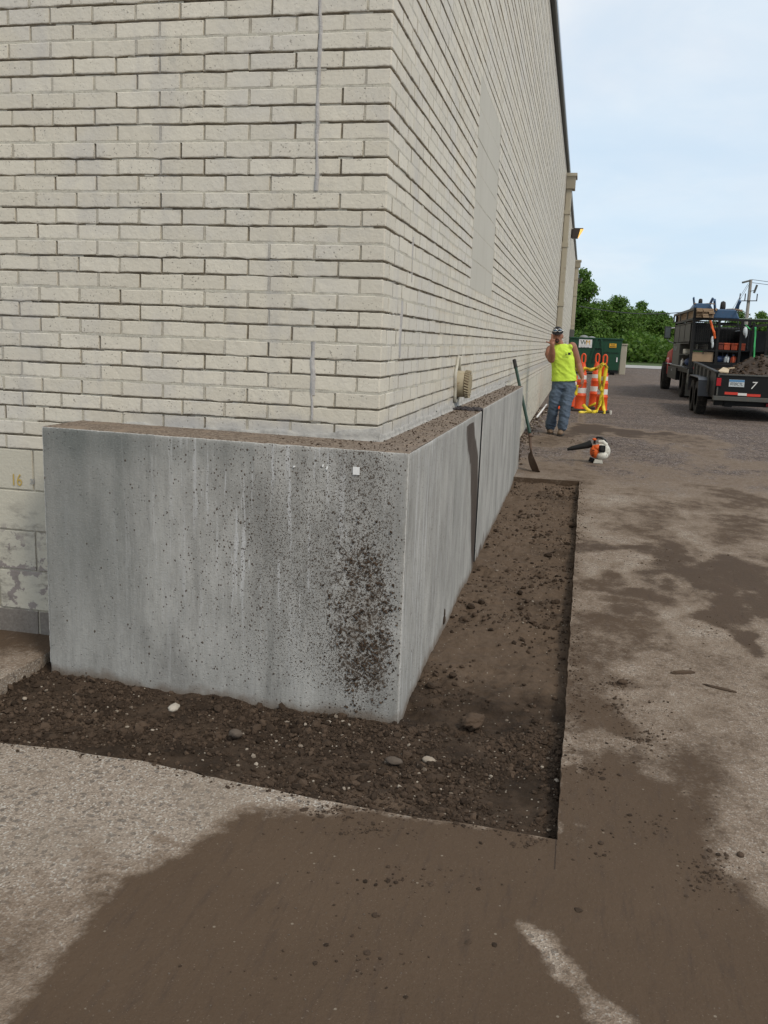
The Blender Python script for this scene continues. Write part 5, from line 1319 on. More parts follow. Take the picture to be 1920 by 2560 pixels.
lamp(34.0, 4.78, 1.0, True, 'lit wall lamp with amber glow near the roof edge')
lamp(61.0, 4.75, .9, False, 'unlit grey wall lamp on the farthest stretch of brick wall')

# ------------------------------------------------------------------ truck
R6 = lambda X, Y, y: pl(1640+X/5.268, 660+Y/5.268, 1, y)
TY = 20.7; tg = float(G(22.7))
trk = empty('work_truck', (4.6, 22.7, tg), 'black open-bed work truck with red hood, tool cabinets and a loaded rack', 'truck')
XL, XR = 3.5, 5.75
mb = MB(); mb.b2((XL-.03, TY, -.075), (XR, 25.5, -.02)); mb.b2((XL+.02, TY+.02, -.16), (XR-.05, 25.4, -.076)); mb.build('bed', m_blackm, trk, bevel=.008)
mb = MB(); mb.b2((XL-.04, 22.2, -.018), (XL+.25, 27.6, .0)); mb.build('deck_edge', m_metal, trk)
mb = MB(); mb.b2((XL-.02, 23.6, -.43), (XL+.5, 26.3, -.077)); sb_ = mb.build('side_box', m_black, trk, bevel=.02)
mb = MB(); mb.b2((XL-.035, 24.8, -.20), (XL-.021, 24.95, -.14)); mb.build('latch', m_metal, sb_)
def wheel(x, y, r, w, parent, gz, dual=False, rimx=-1):
    mb = MB(); n = 36
    mb.lathe([(r*.56, -w/2), (r*.92, -w/2), (r, -w/2+.04), (r, w/2-.04), (r*.92, w/2), (r*.56, w/2), (r*.56, -w/2)], (x, y, gz+r), 0, n); wo_ = mb.build('wheel', m_tyre, parent, smooth=True, angle=40)
    mb = MB(); mb.lathe([(0, -w/2+.05), (r*.2, -w/2+.03), (r*.25, -w/2+.06), (r*.5, -w/2+.045), (r*.555, -w/2+.005), (r*.555, w/2-.01), (0, w/2-.02)], (x, y, gz+r), 0, n); mb.build('rim', m_rim, wo_, smooth=True, angle=30)
    mb = MB()
    for i in range(44):
        t = i*2*math.pi/44; c, s_ = math.cos(t), math.sin(t)
        mb.bar((x-w*.48, y+(r+.0)*c, gz+r+(r+.0)*s_), (x+w*.48, y+(r+.0)*math.cos(t+.05), gz+r+(r+.0)*math.sin(t+.05)), .022, .018)
    mb.build('tread', m_tyre, wo_)
wheel(3.52, 27.1, .43, .27, trk, float(G(27.1))); wheel(5.55, 27.1, .43, .27, trk, float(G(27.1)))
wheel(3.68, 22.7, .46, .26, trk, tg); wheel(3.97, 22.7, .46, .26, trk, tg); wheel(5.45, 22.7, .46, .26, trk, tg)
mb = MB(); mb.b2((4.1, 20.9, -.35), (4.25, 28, -.17)); mb.b2((5.0, 20.9, -.35), (5.15, 28, -.17)); mb.tube([(3.6, 22.7, tg+.46), (5.5, 22.7, tg+.46)], .09, 10); mb.tube([(3.5, 27.1, tg+.44), (5.5, 27.1, tg+.44)], .06, 10); mb.bar((3.6, 25.5, -.35), (4.1, 26.6, -.55), .06); mb.build('chassis', m_black, trk)
mb = MB(); mb.b2((3.57, 21.55, -.77), (4.35, 21.58, -.09)); mb.build('mud_flap', m_greyst, trk)
mb = MB()
a_ = R6(425, 1385, TY-.02); c_ = R6(585, 1570, TY-.02)
for p0, p1 in (((a_[0], a_[2]), (a_[0], c_[2])), ((a_[0], c_[2]), (c_[0], c_[2])), ((c_[0], c_[2]), (c_[0], a_[2]))): mb.bar((p0[0], TY-.02, p0[1]), (p1[0], TY-.02, p1[1]), .03)
mb.build('bumper_bracket', m_greyst, trk)
mb = MB(); mb.b2((XL, TY-.03, -.14), (XR, TY-.003, .0)); rs = mb.build('rear_sill', m_black, trk, bevel=.006)
for xo in (3.62, 3.71):
    mb = MB(); mb.b2((xo, TY-.05, -.045), (xo+.08, TY-.032, .015)); o = mb.build('tail_light', m_redl, rs)
# cab and hood (mostly hidden by the cabinets)
mb = MB(); mb.prism([(25.55, -.2), (27.4, -.2), (27.5, .45), (27.2, .5), (26.9, 1.15), (25.6, 1.15)], 3.75, 5.55, 0); cab = mb.build('cab', m_black, trk, bevel=.05)
mb = MB(); mb.b2((3.95, 25.52, .65), (5.35, 25.548, 1.02)); mb.build('rear_window', m_glass, cab)
mb = MB(); mb.prism([(27.4, -.35), (29.1, -.35), (29.15, .15), (28.9, .36), (27.42, .48)], 3.66, 5.6, 0); hd_ = mb.build('hood', m_red, trk, bevel=.06)
mb = MB()
for yy_ in (26.7, 27.1, 27.5): pass
mb.tube([(3.55, 27.1+.52*math.cos(t), float(G(27.1))+.43+.52*math.sin(t)) for t in lin(.1, 3.0, 14)], .06, 8); mb.build('fender', m_red, hd_)
# mirror
a_ = R6(120, 820, 26.6); c_ = R6(190, 985, 26.6)
mb = MB(); mb.b2((a_[0], 26.6, c_[2]), (c_[0], 26.68, a_[2])); mr = mb.build('side_mirror', m_black, trk, bevel=.02)
mb = MB(); mb.b2((a_[0]+.02, 26.585, c_[2]+.03), (c_[0]-.02, 26.598, a_[2]-.03)); mb.build('mirror_glass', m_glass, mr)
mb = MB(); mb.tube([((a_[0]+c_[0])/2, 26.64, c_[2]), (c_[0]-.03, 26.66, c_[2]-.08), (3.78, 26.7, c_[2]-.20)], .016, 8); mb.tube([(c_[0], 26.66, a_[2]-.05), (3.78, 26.7, a_[2]-.02)], .014, 8); mb.build('mirror_arm', m_metal, mr)
# cabinets down the left side
mb = MB(); mb.b2((XL+.0, 21.1, .64), (XL+.5, 25.2, 1.12)); cb = mb.build('upper_cabinet', m_black, trk, bevel=.015)
for y in (22.4, 23.8): mb = MB(); mb.b2((XL-.008, y-.012, .66), (XL-.001, y+.012, 1.10)); mb.build('door_seam', m_ink, cb)
mb = MB(); mb.b2((XL-.02, 21.1, 1.122), (XL+.52, 25.2, 1.14)); mb.build('cabinet_top', m_greyst, cb)
mb = MB(); mb.b2((XL, 23.4, .002), (XL+.5, 25.3, .61)); cb2 = mb.build('lower_cabinet', m_greyst, trk, bevel=.015)
mb = MB(); mb.b2((XL-.012, 24.3, .40), (XL-.001, 24.36, .52)); mb.b2((XL-.012, 24.8, .40), (XL-.001, 24.86, .52)); mb.build('door_handle', m_metal, cb2)
mb = MB(); mb.b2((XL, 21.15, .30), (XL+.5, 23.35, .32)); mb.b2((XL, 21.15, .60), (XL+.5, 23.35, .625)); mb.b2((XL+.48, 21.15, 0), (XL+.5, 23.35, .6)); mb.build('shelf', m_black, trk)
it = MB(); it.b2((XL+.05, 22.3, .322), (XL+.25, 22.9, .46)); o = it.build('tool_case', m_cream, None, bevel=.02); tag(o, "pale tool case on the truck's side shelf", 'tool case')
it = MB(); it.lathe([(0, 0), (.05, 0), (.05, .13), (.02, .17), (.02, .2), (0, .2)], (XL+.08, 23.0, .002), 2, 12); o = it.build('bottle', m_white, None, smooth=True); tag(o, 'white bottle standing on the deck edge of the truck', 'bottle')
it = MB(); it.ball((XL+.2, 22.2, .12), (.16, .25, .12), 2); o = it.build('blue_sack', m_tarp, None, smooth=True); tag(o, "crumpled blue sack under the truck's side shelf", 'sack')
# rack frame
fr = lambda *pts: None
mb = MB(); mb.b2((XL, TY, -.02), (XL+.07, TY+.07, 1.50)); mb.build('rack_post', m_blackm, trk)
for x, zt_ in ((4.115, 1.19), (4.67, 1.19), (4.945, 1.17), (5.29, 1.15)):
    mb = MB(); mb.b2((x, TY+.0, -.02), (x+.06, TY+.06, zt_)); mb.build('rack_post', m_blackm, trk)
for x in (XL, 5.6):
    mb = MB(); mb.b2((x, 25.3, -.02), (x+.07, 25.37, 1.45)); mb.build('rack_post', m_blackm, trk)
mb = MB(); mb.b2((XL, TY+.001, 1.19), (XR, TY+.059, 1.25)); mb.b2((XL+.002, TY+.07, 1.19), (XL+.06, 25.3, 1.245)); mb.b2((XR-.08, TY+.07, 1.16), (XR-.02, 25.3, 1.22)); mb.b2((XL, 25.301, 1.19), (XR, 25.36, 1.24)); mb.build('rack_rail', m_blackm, trk)
mb = MB()
mb.b2((XL, 20.75, 1.44), (XL+.04, 26.1, 1.50))
for y in (20.76, 22.3, 24.1, 26.05): mb.b2((XL+.001, y, 1.246), (XL+.039, y+.05, 1.44))
mb.build('rack_side', m_greyst, trk)
def mesh_panel(x0, x1, z0, z1, y, sx_, sz2, parent, nm='mesh_panel'):
    mb = MB(); x = x0
    while x < x1: mb.b2((x, y, z0), (x+.012, y+.012, z1)); x += sx_
    z = z0
    while z < z1: mb.b2((x0, y-.012, z), (x1, y-.0005, z+.012)); z += sz2
    mb.b2((x0-.02, y-.02, z0-.03), (x1+.02, y+.02, z0)); mb.b2((x0-.02, y-.02, z1), (x1+.02, y+.02, z1+.03))
    return mb.build(nm, m_blackm, parent)
mesh_panel(3.58, 4.10, .66, 1.14, TY+.03, .05, .10, trk); mesh_panel(3.58, 4.10, .45, .62, TY+.03, .05, .10, trk)
mesh_panel(4.19, 4.66, .62, 1.14, 21.5, .09, .17, trk); mesh_panel(4.18, 4.66, .15, .43, TY+.03, .12, .26, trk)
mesh_panel(4.99, 5.68, .15, 1.10, 23.8, .07, .14, trk)
mb = MB(); mb.b2((4.05, TY+.08, .445), (5.65, 22.2, .47)); mb.b2((4.05, TY+.08, .12), (5.65, 22.2, .145)); mb.b2((4.05, 22.18, .145), (5.65, 22.21, 1.0)); mb.build('shelf', m_black, trk)
mb = MB(); mb.b2((4.72, TY+.30, .50), (4.93, 22.1, .98)); mb.build('black_bin', m_black, trk, bevel=.02)
for i, x in enumerate((4.20, 4.335, 4.51, 4.70)):
    it = MB(); w_ = .12 if i == 0 else .145
    it.b2((x, TY+.15, .471), (x+w_, TY+.55, .60)); it.b2((x-.005, TY+.14, .602), (x+w_+.005, TY+.56, .645)); o = it.build('orange_box', m_orange2 if i else simple('dark_orange_plastic', (.16, .03, .015), .5), None, bevel=.008)
    tag(o, ['dull dark orange box, leftmost on the truck shelf', 'bright orange box next to the dull one on the truck shelf', 'bright orange box in the middle of the truck shelf', 'bright orange box at the right end of the row on the truck shelf'][i], 'box', 'orange boxes on the truck shelf')
a_ = R6(790, 1240, TY+.3); it = MB(); it.tube([(4.15, TY+.25, .235), (4.55, TY+.3, .225)], .085, 12); o = it.build('rolled_tarp', m_tarp, None, smooth=True); tag(o, 'rolled blue tarp on the lower shelf of the truck', 'tarp')
def jug(x, col, label):
    r0 = empty('jug', (x, TY+.12, .147), label, 'jug', 'jugs on the lower shelf of the truck')
    mb = MB(); mb.lathe([(0, 0), (.062, 0), (.066, .02), (.066, .11), (.05, .145), (.022, .165), (.02, .185), (0, .185)], (x, TY+.12, .147), 2, 16); mb.build('jug_body', col, r0, smooth=True, angle=60)
    mb = MB(); mb.cyl((x, TY+.12, .333), (x, TY+.12, .36), .024, n=12); mb.build('jug_cap', m_blue, r0)
    mb = MB(); mb.tube([(x+.02, TY+.12, .31), (x+.06, TY+.12, .29), (x+.066, TY+.12, .24)], .010, 8); mb.build('jug_handle', col, r0, smooth=True)
jug(4.42, m_bag, 'pale translucent jug in front of the blue tarp'); jug(4.58, m_orange2, 'orange jug right of the pale jug')
ch_ = MB(); ch_.b2((3.58, TY+.06, -.018), (4.09, TY+.6, .150)); o = ch_.build('black_chest', m_black, None, bevel=.01); tag(o, 'black tool chest on the truck bed beneath the plywood box', 'chest')
wb_ = empty('storage_box', (3.82, TY+.3, .152), 'weathered plywood box with a green lid on the rear of the truck', 'box')
mb = MB(); mb.b2((3.565, TY+.05, .152), (4.085, TY+.55, .40)); bxo = mb.build('box_body', m_lumber, wb_, bevel=.006)
mb = MB(); mb.cyl((3.83, TY+.035, .37), (3.83, TY+.05, .37), .018, n=12); mb.build('hole', m_ink, bxo)
mb = MB(); mb.b2((3.58, TY+.05, .402), (3.83, TY+.5, .455)); mb.build('green_lid', m_green, wb_, bevel=.008)
mb = MB(); mb.box((3.97, TY+.28, .43), (.26, .45, .03), rotm('Y', -6)); mb.build('grey_lid', m_greyst, wb_, bevel=.006)
# lumber
lum = empty('lumber_stack', (3.75, 23.3, 1.25), 'stack of weathered boards lying on the roof rack of the truck', 'lumber')
for i in range(5):
    for j in range(3):
        x = 3.56+.145*j+random.uniform(-.012, .012); z = 1.252+.047*i; y0 = 20.5+random.uniform(0, .25)
        mb = MB(); mb.b2((x, y0, z), (x+.138, 26.0-random.uniform(0, .5), z+.040)); mb.build('board', m_lumber, lum)
# wheelbarrows carried upside down
def barrow(x, y, z, label, first=None):
    if first is not None: return copy_tree(first, (x, y, z), label)
    r0 = empty('wheelbarrow', (x, y, z), label, 'wheelbarrow', 'blue wheelbarrows carried upside down on the rack')
    mb = MB(); mb.prism([(-.34, 0), (.34, 0), (.22, .24), (-.22, .24)], -.42, .42, 1)
    V = mb.v[0]; V[:, 0], V[:, 2] = V[:, 0].copy(), V[:, 2].copy()
    mb2 = MB(); mb2.v = [V+np.array((x, y, z))]; mb2.f = mb.f; mb2.m = mb.m; mb2.n = mb.n
    mb2.build('tray', m_blue, r0, bevel=.03)
    mb = MB(); mb.lathe([(.09, -.045), (.16, -.05), (.185, 0), (.16, .05), (.09, .045), (.09, -.045)], (x, y+.35, z+.30), 0, 24); wh = mb.build('wheel', m_tyre, r0, smooth=True)
    for s_ in (-1, 1):
        mb = MB(); mb.bar((x+s_*.25, y-.15, z+.22), (x+s_*.31, y-.32, z+.47), .045, .09); mb.build('leg', m_blue, r0)
        mb = MB(); mb.tube([(x+s_*.12, y+.5, z+.27), (x+s_*.22, y, z+.262), (x+s_*.30, y-.8, z+.20)], .022, 8); mb.build('handle', m_lumber, r0, smooth=True)
    return r0
bpy.context.view_layer.update()
w1 = barrow(4.34, 21.5, 1.252, 'blue wheelbarrow upside down on the rack, right of the boards')
bpy.context.view_layer.update()
w2 = barrow(3.78, 21.7, 1.49, 'wheelbarrow upside down on top of the stacked boards', w1); w2.scale = (.78, .8, .62)
# straps and bag
def strap(name, pts, w, m, label):
    o = ribbon('strap', pts, w, (1, 0, .2), None, m); tag(o, label, 'strap')
strap('strap', [R6(715, 745, TY-.05), R6(740, 830, TY-.08), R6(765, 900, TY-.1), R6(775, 985, TY-.09)], .06, m_borange, 'orange webbing strap hanging from the truck rack')
strap('strap', [R6(1310, 830, TY-.08), R6(1306, 960, TY-.08), R6(1295, 1100, TY-.08), R6(1290, 1250, TY-.08)], .045, m_grstrap, 'green webbing strap hanging from the rack above the soil heap')
o = ribbon('rope', [R6(1175, 800, TY-.06), R6(1210, 830, TY-.07), R6(1240, 860, TY-.06)], .03, (0, 0, 1), None, m_grstrap); tag(o, 'short green rope tied at the top rail of the truck', 'rope')
it = MB(); c_ = R6(1175, 885, TY-.06); it.ball(c_, (.055, .05, .11), 2); it.ball(c_+np.array([.03, 0, -.05]), (.03, .03, .12), 2); o = it.build('plastic_bag', m_bag, None, smooth=True); tag(o, 'white plastic bag tied to the truck rack', 'bag')
it = MB(); c_ = R6(740, 1000, TY-.06); it.ball(c_, (.035, .03, .10), 2); it.ball(c_+np.array([.02, 0, -.12]), (.03, .03, .09), 2); o = it.build('rag', m_bag, None, smooth=True); tag(o, 'pale rag hanging under the orange strap', 'rag')
mb = MB(); p0, p1 = R6(1010, 735, TY+1.0), R6(1500, 730, TY+1.0)
for dz_ in (0, .10): mb.bar((4.55, TY+.7+dz_*4, 1.26), (6.2, TY+.9+dz_*4, 1.27), .04, .05)
for x in np.arange(4.7, 6.2, .28): mb.bar((x, TY+.72, 1.262), (x, TY+1.28, 1.262), .025, .025)
o = mb.build('ladder', simple('pale_green_fibreglass', (.36, .46, .36), .5), None); tag(o, 'pale green ladder lying flat on the truck rack', 'ladder')

# ------------------------------------------------------------------ trailer
TR = 15.15; tgz = float(G(16.8))
trl = empty('dump_trailer', (4.4, 16.9, tgz), 'low black trailer full of soil, numbered 7 on its tailgate', 'trailer')
gx0, gx1 = 3.445, 5.35
tz = lambda y: (y-TR)*.034
def slab_(y0, y1, x0, x1, z0, z1, nm, m, parent=None, bevel=0.0):
    mb = MB(); mb.add([(x, y, z+tz(y)) for x, y, z in ((x0, y0, z0), (x1, y0, z0), (x1, y1, z0), (x0, y1, z0), (x0, y0, z1), (x1, y0, z1), (x1, y1, z1), (x0, y1, z1))], [(0, 3, 2, 1), (4, 5, 6, 7), (0, 1, 5, 4), (1, 2, 6, 5), (2, 3, 7, 6), (3, 0, 4, 7)])
    return mb.build(nm, m, parent or trl, bevel=bevel)
slab_(TR+.06, 18.95, gx0, gx1, -.50, -.45, 'floor', m_blackm)
slab_(TR+.06, 18.95, gx0, gx0+.04, -.448, .0, 'side_wall', m_black); slab_(TR+.06, 18.95, gx1-.04, gx1, -.448, .0, 'side_wall', m_black)
slab_(TR+.0, 19.0, gx0-.025, gx0+.055, .001, .045, 'top_rail', m_blackm, bevel=.008); slab_(TR+.0, 19.0, gx1-.055, gx1+.025, .001, .045, 'top_rail', m_blackm, bevel=.008)
for y in (16.1, 16.75, 17.4, 18.05, 18.7): slab_(y, y+.06, gx0-.035, gx0-.001, -.448, .0, 'side_stake', m_greyst)
slab_(18.951, 19.0, gx0, gx1, -.448, .0, 'front_wall', m_black)
tgt = slab_(TR, TR+.05, gx0+.03, gx1-.03, -.43, .0, 'tailgate', m_black, bevel=.004)
def onto(nm, x0, z0, x1, z1, m, d=.012): mb = MB(); mb.b2((x0, TR-d, z0), (x1, TR-.001, z1)); return mb.build(nm, m, tgt)
onto('gate_rim', gx0+.03, -.025, gx1-.03, .0, m_greyst, .02); onto('gate_rim', gx0+.03, -.43, gx0+.055, -.026, m_greyst, .02)
a_ = R6(965, 1520, TR); c_ = R6(1157, 1622, TR)
plt = onto('licence_plate', a_[0], c_[2], c_[0], a_[2], m_plate, .014)
mb = MB(); mb.b2((a_[0]+.003, TR-.017, a_[2]-.042), (c_[0]-.003, TR-.0145, a_[2]-.003)); mb.build('plate_band', m_plateb, plt)
put_text('plate_number', '0320CTL', .078, ((a_[0]+c_[0])/2, TR-.0165, (a_[2]+c_[2])/2-.018), (1, 0, -.03), (0, 0, 1), m_ink, plt, .80)
c7 = R6(1288, 1605, TR); put_text('gate_number', '7', .20, (c7[0], TR-.006, c7[2]), (1, 0, 0), (0, 0, 1), m_white, tgt, 1.05, .003, .22)
a_ = R6(905, 1680, TR); c_ = R6(1375, 1745, TR); xs4 = [a_[0], a_[0]+(c_[0]-a_[0])*.37, a_[0]+(c_[0]-a_[0])*.62, c_[0]]
for i in range(3): onto('reflective_tape', xs4[i]+.001, -.395-.012*i, xs4[i+1], -.352-.012*i, m_redl if i != 1 else m_refl, .004) if False else onto('reflective_tape', xs4[i]+.001, a_[2]-.055-.010*i, xs4[i+1], a_[2]-.005-.010*i, simple('red_reflector', (.62, .05, .03), .4) if i != 1 else m_refl, .004)
a_ = R6(800, 1500, TR); c_ = R6(850, 1605, TR)
mb = MB(); mb.b2((a_[0], TR-.03, c_[2]), (c_[0], TR-.021, a_[2])); mb.build('tail_light', m_redl, trl, bevel=.003)
mb = MB(); mb.b2((a_[0]-.02, TR-.02, c_[2]-.02), (c_[0]+.02, TR-.001, a_[2]+.02)); mb.build('light_box', m_black, trl)
slab_(TR-.03, TR+.12, gx0-.02, gx1+.02, -.52, -.435, 'rear_sill', m_greyst, bevel=.006)
mb = MB(); mb.b2((gx0+.25, TR+.3, -.66), (gx0+.4, 18.6, -.53)); mb.b2((gx1-.4, TR+.3, -.66), (gx1-.25, 18.6, -.53)); mb.b2((gx0+.05, TR+.35, -.64), (gx1-.05, TR+.47, -.531)); mb.build('underframe', m_black, trl)
mb = MB(); mb.b2((4.48, TR+.28, -.62), (4.56, TR+.299, -.56)); mb.build('marker_light', m_redl, trl)
for y in (16.62, 17.48): wheel(3.37, y, .355, .20, trl, float(G(y))); wheel(5.45, y, .355, .20, trl, float(G(y)))
for y in (16.62, 17.48): mb = MB(); mb.tube([(3.3, y, float(G(y))+.355), (5.5, y, float(G(y))+.355)], .04, 8); mb.build('axle', m_black, trl)
for x0, x1 in ((3.24, 3.50), (5.36, 5.58)):
    mb = MB()
    pts = [(16.10, -.50), (16.16, -.19), (16.30, -.135), (17.85, -.125), (18.0, -.18), (18.06, -.46)]
    for i in range(5):
        (ya, za), (yb, zb) = pts[i], pts[i+1]; mb.add([(x0, ya, za), (x1, ya, za), (x1, yb, zb), (x0, yb, zb)], [(0, 1, 2, 3)])
    fo = mb.build('fender', simple('grey_fender', (.05, .055, .065), .4, dirt=.3), trl); md = fo.modifiers.new('t', 'SOLIDIFY'); md.thickness = .018
mb = MB(); mb.bar((4.4, 19.0, -.38), (4.4, 20.75, -.36), .10, .12); mb.bar((3.7, 18.95, -.40), (4.35, 20.3, -.37), .08, .10); mb.bar((5.1, 18.95, -.40), (4.45, 20.3, -.37), .08, .10); mb.build('drawbar', m_blackm, trl)
mb = MB()
for i in range(7): mb.b2((5.03+i*.085, 19.02, .06), (5.075+i*.085, 19.05, .34))
mb.b2((4.98, 19.0, .341), (5.65, 19.07, .38)); mb.b2((4.98, 19.0, .025), (5.65, 19.07, .059)); mb.build('slatted_front', m_greyst, trl)
# soil heap in the trailer
hx_, hy_ = np.meshgrid(lin(gx0+.042, gx1-.042, 60), lin(TR+.07, 18.9, 110), indexing='ij')
hz_ = -.12+tz(hy_)+.40*np.exp(-((hx_-4.55)/.52)**2-((hy_-16.9)/.95)**2)+.10*(fbm(hx_*4, hy_*4, 55, 5)-.5)+.05*(fbm(hx_*13, hy_*13, 56, 4)-.5)
hz_ += .10*np.exp(-((hy_-TR)/.5)**2)*np.clip((hx_-3.7)/.4, 0, 1)
hp = mesh_obj('soil_heap', np.stack([hx_, hy_, hz_], -1).reshape(-1, 3), grid_faces(60, 110), simple('heap_soil', (.055, .038, .027), .95, scale=9, var=.5, bump=.9, bscale=40), smooth=True)
tag(hp, 'heap of dark brown soil filling the black trailer', 'soil heap')
n_ = 500; ii = r_.integers(0, 59, n_); jj = r_.integers(0, 100, n_)
o = scatter('heap_clods', np.stack([hx_[ii, jj], hy_[ii, jj], hz_[ii, jj]+.01], 1), r_.uniform(.015, .05, n_), m_clod, 1, .8, 44); o.parent = hp
mb = MB(); a_ = R6(815, 1420, 15.7); 
V = [R6(815, 1410, 15.6), R6(955, 1425, 15.6), R6(968, 1375, 16.1), R6(885, 1358, 16.3)]
mb.add([tuple(q) for q in V]+[tuple(q-np.array([0, 0, .02])) for q in V], [(0, 1, 2, 3), (7, 6, 5, 4), (0, 4, 5, 1), (1, 5, 6, 2), (2, 6, 7, 3), (3, 7, 4, 0)]); o = mb.build('plywood_offcut', m_ply, None); tag(o, 'pale plywood offcut lying on the soil behind the trailer gate', 'plywood')
mb = MB(); mb.bar(R6(955, 1375, 16.0), R6(1030, 1366, 16.3), .03, .02); o = mb.build('wood_stake', m_ply, None); tag(o, 'short pale stick poking out beside the plywood offcut', 'stick')

# ------------------------------------------------------------------ trees, woods, pole and wires
def tree(px, ptop, hw, y, label, seed, n=9000, base=None, ls=.26):
    r = np.random.default_rng(seed); T = pl(px, ptop, 1, y); B = float(-.76); x0 = T[0]; H = T[2]-B; RWd = hw*((y-CAM[1])/FPX)
    r0 = empty('broadleaf_tree', (x0, y, B), label, 'tree', 'leafy trees beyond the parking lot')
    mb = MB(); lean = r.uniform(-.3, .3)
    mb.tube([(x0, y, B-.1), (x0+lean*.3, y, B+H*.25), (x0+lean, y, B+H*.55)], [H*.035, H*.026, H*.014], 10)
    for i in range(9):
        t = r.uniform(.2, .5); a = r.uniform(0, 6.28); L = RWd*r.uniform(.5, .85)
        p0 = np.array((x0+lean*t, y, B+H*t)); p1 = p0+np.array((L*math.cos(a), L*math.sin(a), H*r.uniform(.15, .35))); mb.tube([p0, (p0+p1)/2+np.array((0, 0, .2)), p1], [H*.012, H*.008, H*.003], 6)
    mb.build('trunk', m_bark, r0, smooth=True)
    nl = 60; C = []; k = 0
    while len(C) < nl:
        q = r.normal(size=3); q /= np.linalg.norm(q); q *= r.uniform(.1, 1)**.5
        zc = B+H*(.50+.40*q[2]); wz = math.sqrt(max(.05, 1-((zc-(B+H*.45))/(H*.58))**2))
        C.append((x0+q[0]*RWd*.80*wz, y+q[1]*RWd*.80*wz, zc, r.uniform(.20, .38)*RWd))
    C = np.array(C); C[0] = (x0, y, T[2]-.22*RWd, .24*RWd)
    ci = r.integers(0, nl, n); d = r.normal(size=(n, 3)); d /= np.linalg.norm(d, axis=1)[:, None]
    rad = C[ci, 3]*np.clip(r.normal(.9, .22, n), .2, 1.45)
    P = C[ci, :3]+d*rad[:, None]*np.array([1.1, 1.1, .85])
    s_ = ls*r.uniform(.55, 1.2, n)*.5
    nrm = d+r.normal(0, .7, (n, 3))+np.array([0, 0, .35]); nrm /= np.linalg.norm(nrm, axis=1)[:, None]
    t1 = np.cross(nrm, r.normal(size=(n, 3))); t1 /= np.linalg.norm(t1, axis=1)[:, None]; t2 = np.cross(nrm, t1)
    V = np.stack([P-t1*s_[:, None], P-t2*s_[:, None]*.6, P+t1*s_[:, None], P+t2*s_[:, None]*.6], 1).reshape(-1, 3)
    mesh_obj('crown', V, np.arange(n*4).reshape(-1, 4), m_leaf, r0)
tree(1460, 672, 66, 78, 'tallest tree, rising against the end of the brick building', 101, 30000)
tree(1548, 738, 74, 80, 'broad tree above the right half of the dumpster', 102, 34000)
tree(1606, 752, 48, 86, 'second high crown just right of the broad tree', 103, 20000)
tree(1656, 778, 50, 82, 'rounded tree just left of the truck mirror', 104, 20000)
tree(1705, 800, 45, 90, 'tree whose top shows behind the loaded truck rack', 105, 14000)
tree(1852, 774, 40, 100, 'tree at the foot of the utility pole, left side', 106, 12000)
tree(1905, 778, 42, 100, 'tree right of the utility pole at the photo edge', 107, 12000)
tree(1780, 800, 50, 100, 'tree hidden mostly by the truck bed', 108, 7000)
tree(1490, 800, 45, 72, 'low tree directly above the white sign of the dumpster', 109, 18000)
# undergrowth that reads as one mass
n = 26000; r = np.random.default_rng(5)
xx = r.uniform(-4, 24, n); yy = r.uniform(73, 96, n); hh = 1.2+1.6*fbm(xx*.5, yy*.5, 8, 3)
P = np.stack([xx, yy, -.75+hh*r.uniform(0, 1, n)**.8], 1); s_ = .20*r.uniform(.6, 1.3, n)
nrm = r.normal(size=(n, 3))+np.array([0, -.4, .6]); nrm /= np.linalg.norm(nrm, axis=1)[:, None]; t1 = np.cross(nrm, r.normal(size=(n, 3))); t1 /= np.linalg.norm(t1, axis=1)[:, None]; t2 = np.cross(nrm, t1)
V = np.stack([P-t1*s_[:, None], P-t2*s_[:, None]*.6, P+t1*s_[:, None], P+t2*s_[:, None]*.6], 1).reshape(-1, 3)
o = mesh_obj('undergrowth', V, np.arange(n*4).reshape(-1, 4), m_leaf); o['kind'] = 'stuff'
# far woods on the horizon, all round the lot's open side
n = 16000; xx = r.uniform(-120, 220, n); yy = r.uniform(125, 150, n); hh = 3.0+2.5*fbm(xx*.12, yy*.12, 9, 4)
P = np.stack([xx, yy, -.75+hh*r.uniform(0, 1, n)**.7], 1); s_ = .75*r.uniform(.6, 1.3, n)
nrm = r.normal(size=(n, 3))+np.array([0, -.6, .6]); nrm /= np.linalg.norm(nrm, axis=1)[:, None]; t1 = np.cross(nrm, r.normal(size=(n, 3))); t1 /= np.linalg.norm(t1, axis=1)[:, None]; t2 = np.cross(nrm, t1)
V = np.stack([P-t1*s_[:, None], P-t2*s_[:, None]*.7, P+t1*s_[:, None], P+t2*s_[:, None]*.7], 1).reshape(-1, 3)
o = mesh_obj('far_woods', V, np.arange(n*4).reshape(-1, 4), m_leaf); o['kind'] = 'stuff'
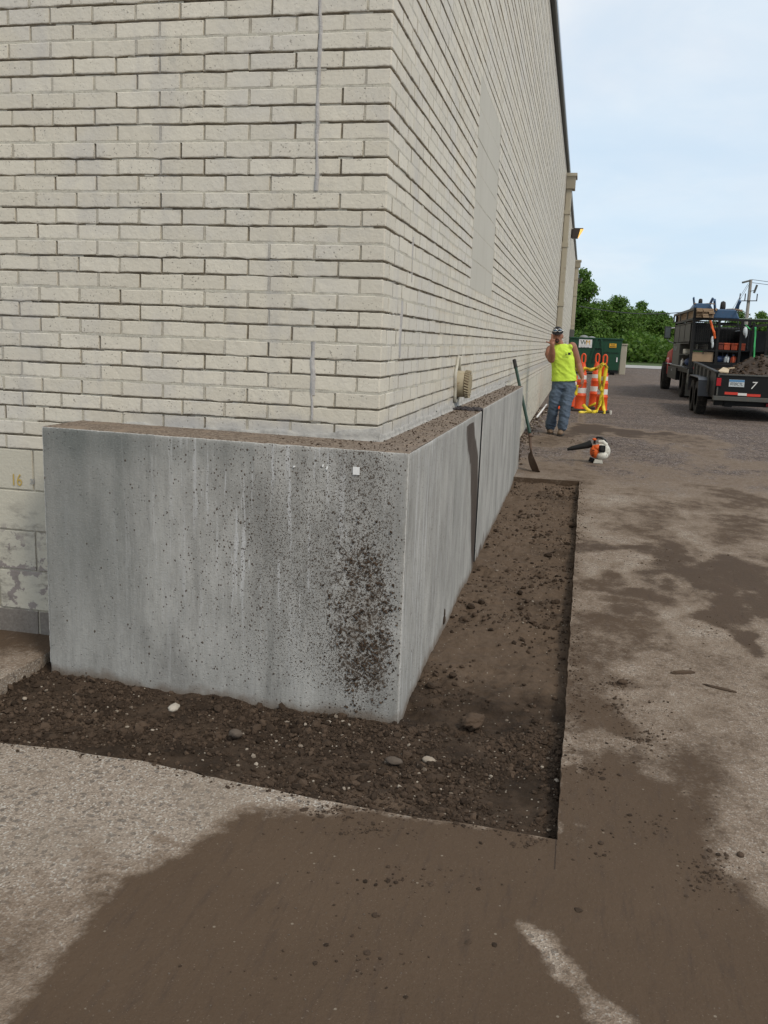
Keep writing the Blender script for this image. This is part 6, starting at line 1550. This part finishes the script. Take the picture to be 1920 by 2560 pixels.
# pole
pt = R6(1250, 205, 90); pb_ = R6(1192, 730, 90); dirp = pb_-pt
po = empty('utility_pole', (pt[0], 90, -.75), 'grey wooden utility pole with crossarm rising behind the truck', 'pole')
mb = MB(); mb.tube([(pt[0], 90, -.8), (pt[0], 90, pt[2])], [.19, .14], 12); mb.build('pole', m_woodpole, po, smooth=True)
mb = MB(); mb.bar((pt[0]-.85, 89.2, pt[2]-.35), (pt[0]+.1, 90.1, pt[2]-.05), .14, .16); mb.build('crossarm', m_greyst, po)
c_ = R6(1300, 320, 90); mb = MB(); mb.cyl((c_[0]-.05, 89.8, c_[2]-.45), (c_[0]+.15, 89.8, c_[2]+.30), .10, n=10); mb.bar((pt[0], 89.9, c_[2]-.3), (c_[0], 89.8, c_[2]-.2), .06); mb.build('switch', m_greyst, po)
mb = MB(); c_ = R6(1200, 490, 90); mb.bar((c_[0]-.75, 89.8, c_[2]), (c_[0]+.85, 89.8, c_[2]+.05), .08)
for dx_ in (-.72, -.25, .82): mb.tube([(c_[0]+dx_, 89.8, c_[2]), (c_[0]+dx_, 89.8, c_[2]+.7)], .05, 8)
mb.tube([(c_[0]-.7, 89.8, c_[2]), (c_[0]-.75, 89.8, c_[2]-1.6), (c_[0]-.35, 89.8, c_[2]-3.2), (c_[0]-.15, 89.8, c_[2]-4)], .05, 8); mb.build('cable_riser', m_wire, po)
def wire(a, b_, sag, rad, label):
    P = [a*(1-t)+b_*t-np.array([0, 0, sag*4*t*(1-t)]) for t in lin(0, 1, 16)]; mb = MB(); mb.tube(P, rad, 6); o = mb.build('power_line', m_wire, None, smooth=True); tag(o, label, 'wire')
wire(R6(1265, 205, 90), R6(1265, 205, 90)+np.array([45, -4, -2.6]), .8, .025, 'upper wire running right from the top of the utility pole')
wire(R6(1262, 245, 90), R6(1262, 245, 90)+np.array([45, -4, -2.2]), .8, .025, 'lower wire running right from the utility pole')
wire(R6(1215, 255, 90), R6(990, 620, 88), .0, .018, 'left guy wire slanting down from the utility pole')
wire(R6(1222, 275, 90), R6(1030, 600, 88), .0, .018, 'right guy wire slanting down from the utility pole')
wire(np.array(Z5(590, 1133, 62)), np.array(Z5(1010, 1150, 70))+np.array([6, 6, 0]), .3, .035, 'dark wire running from the end of the building into the trees')
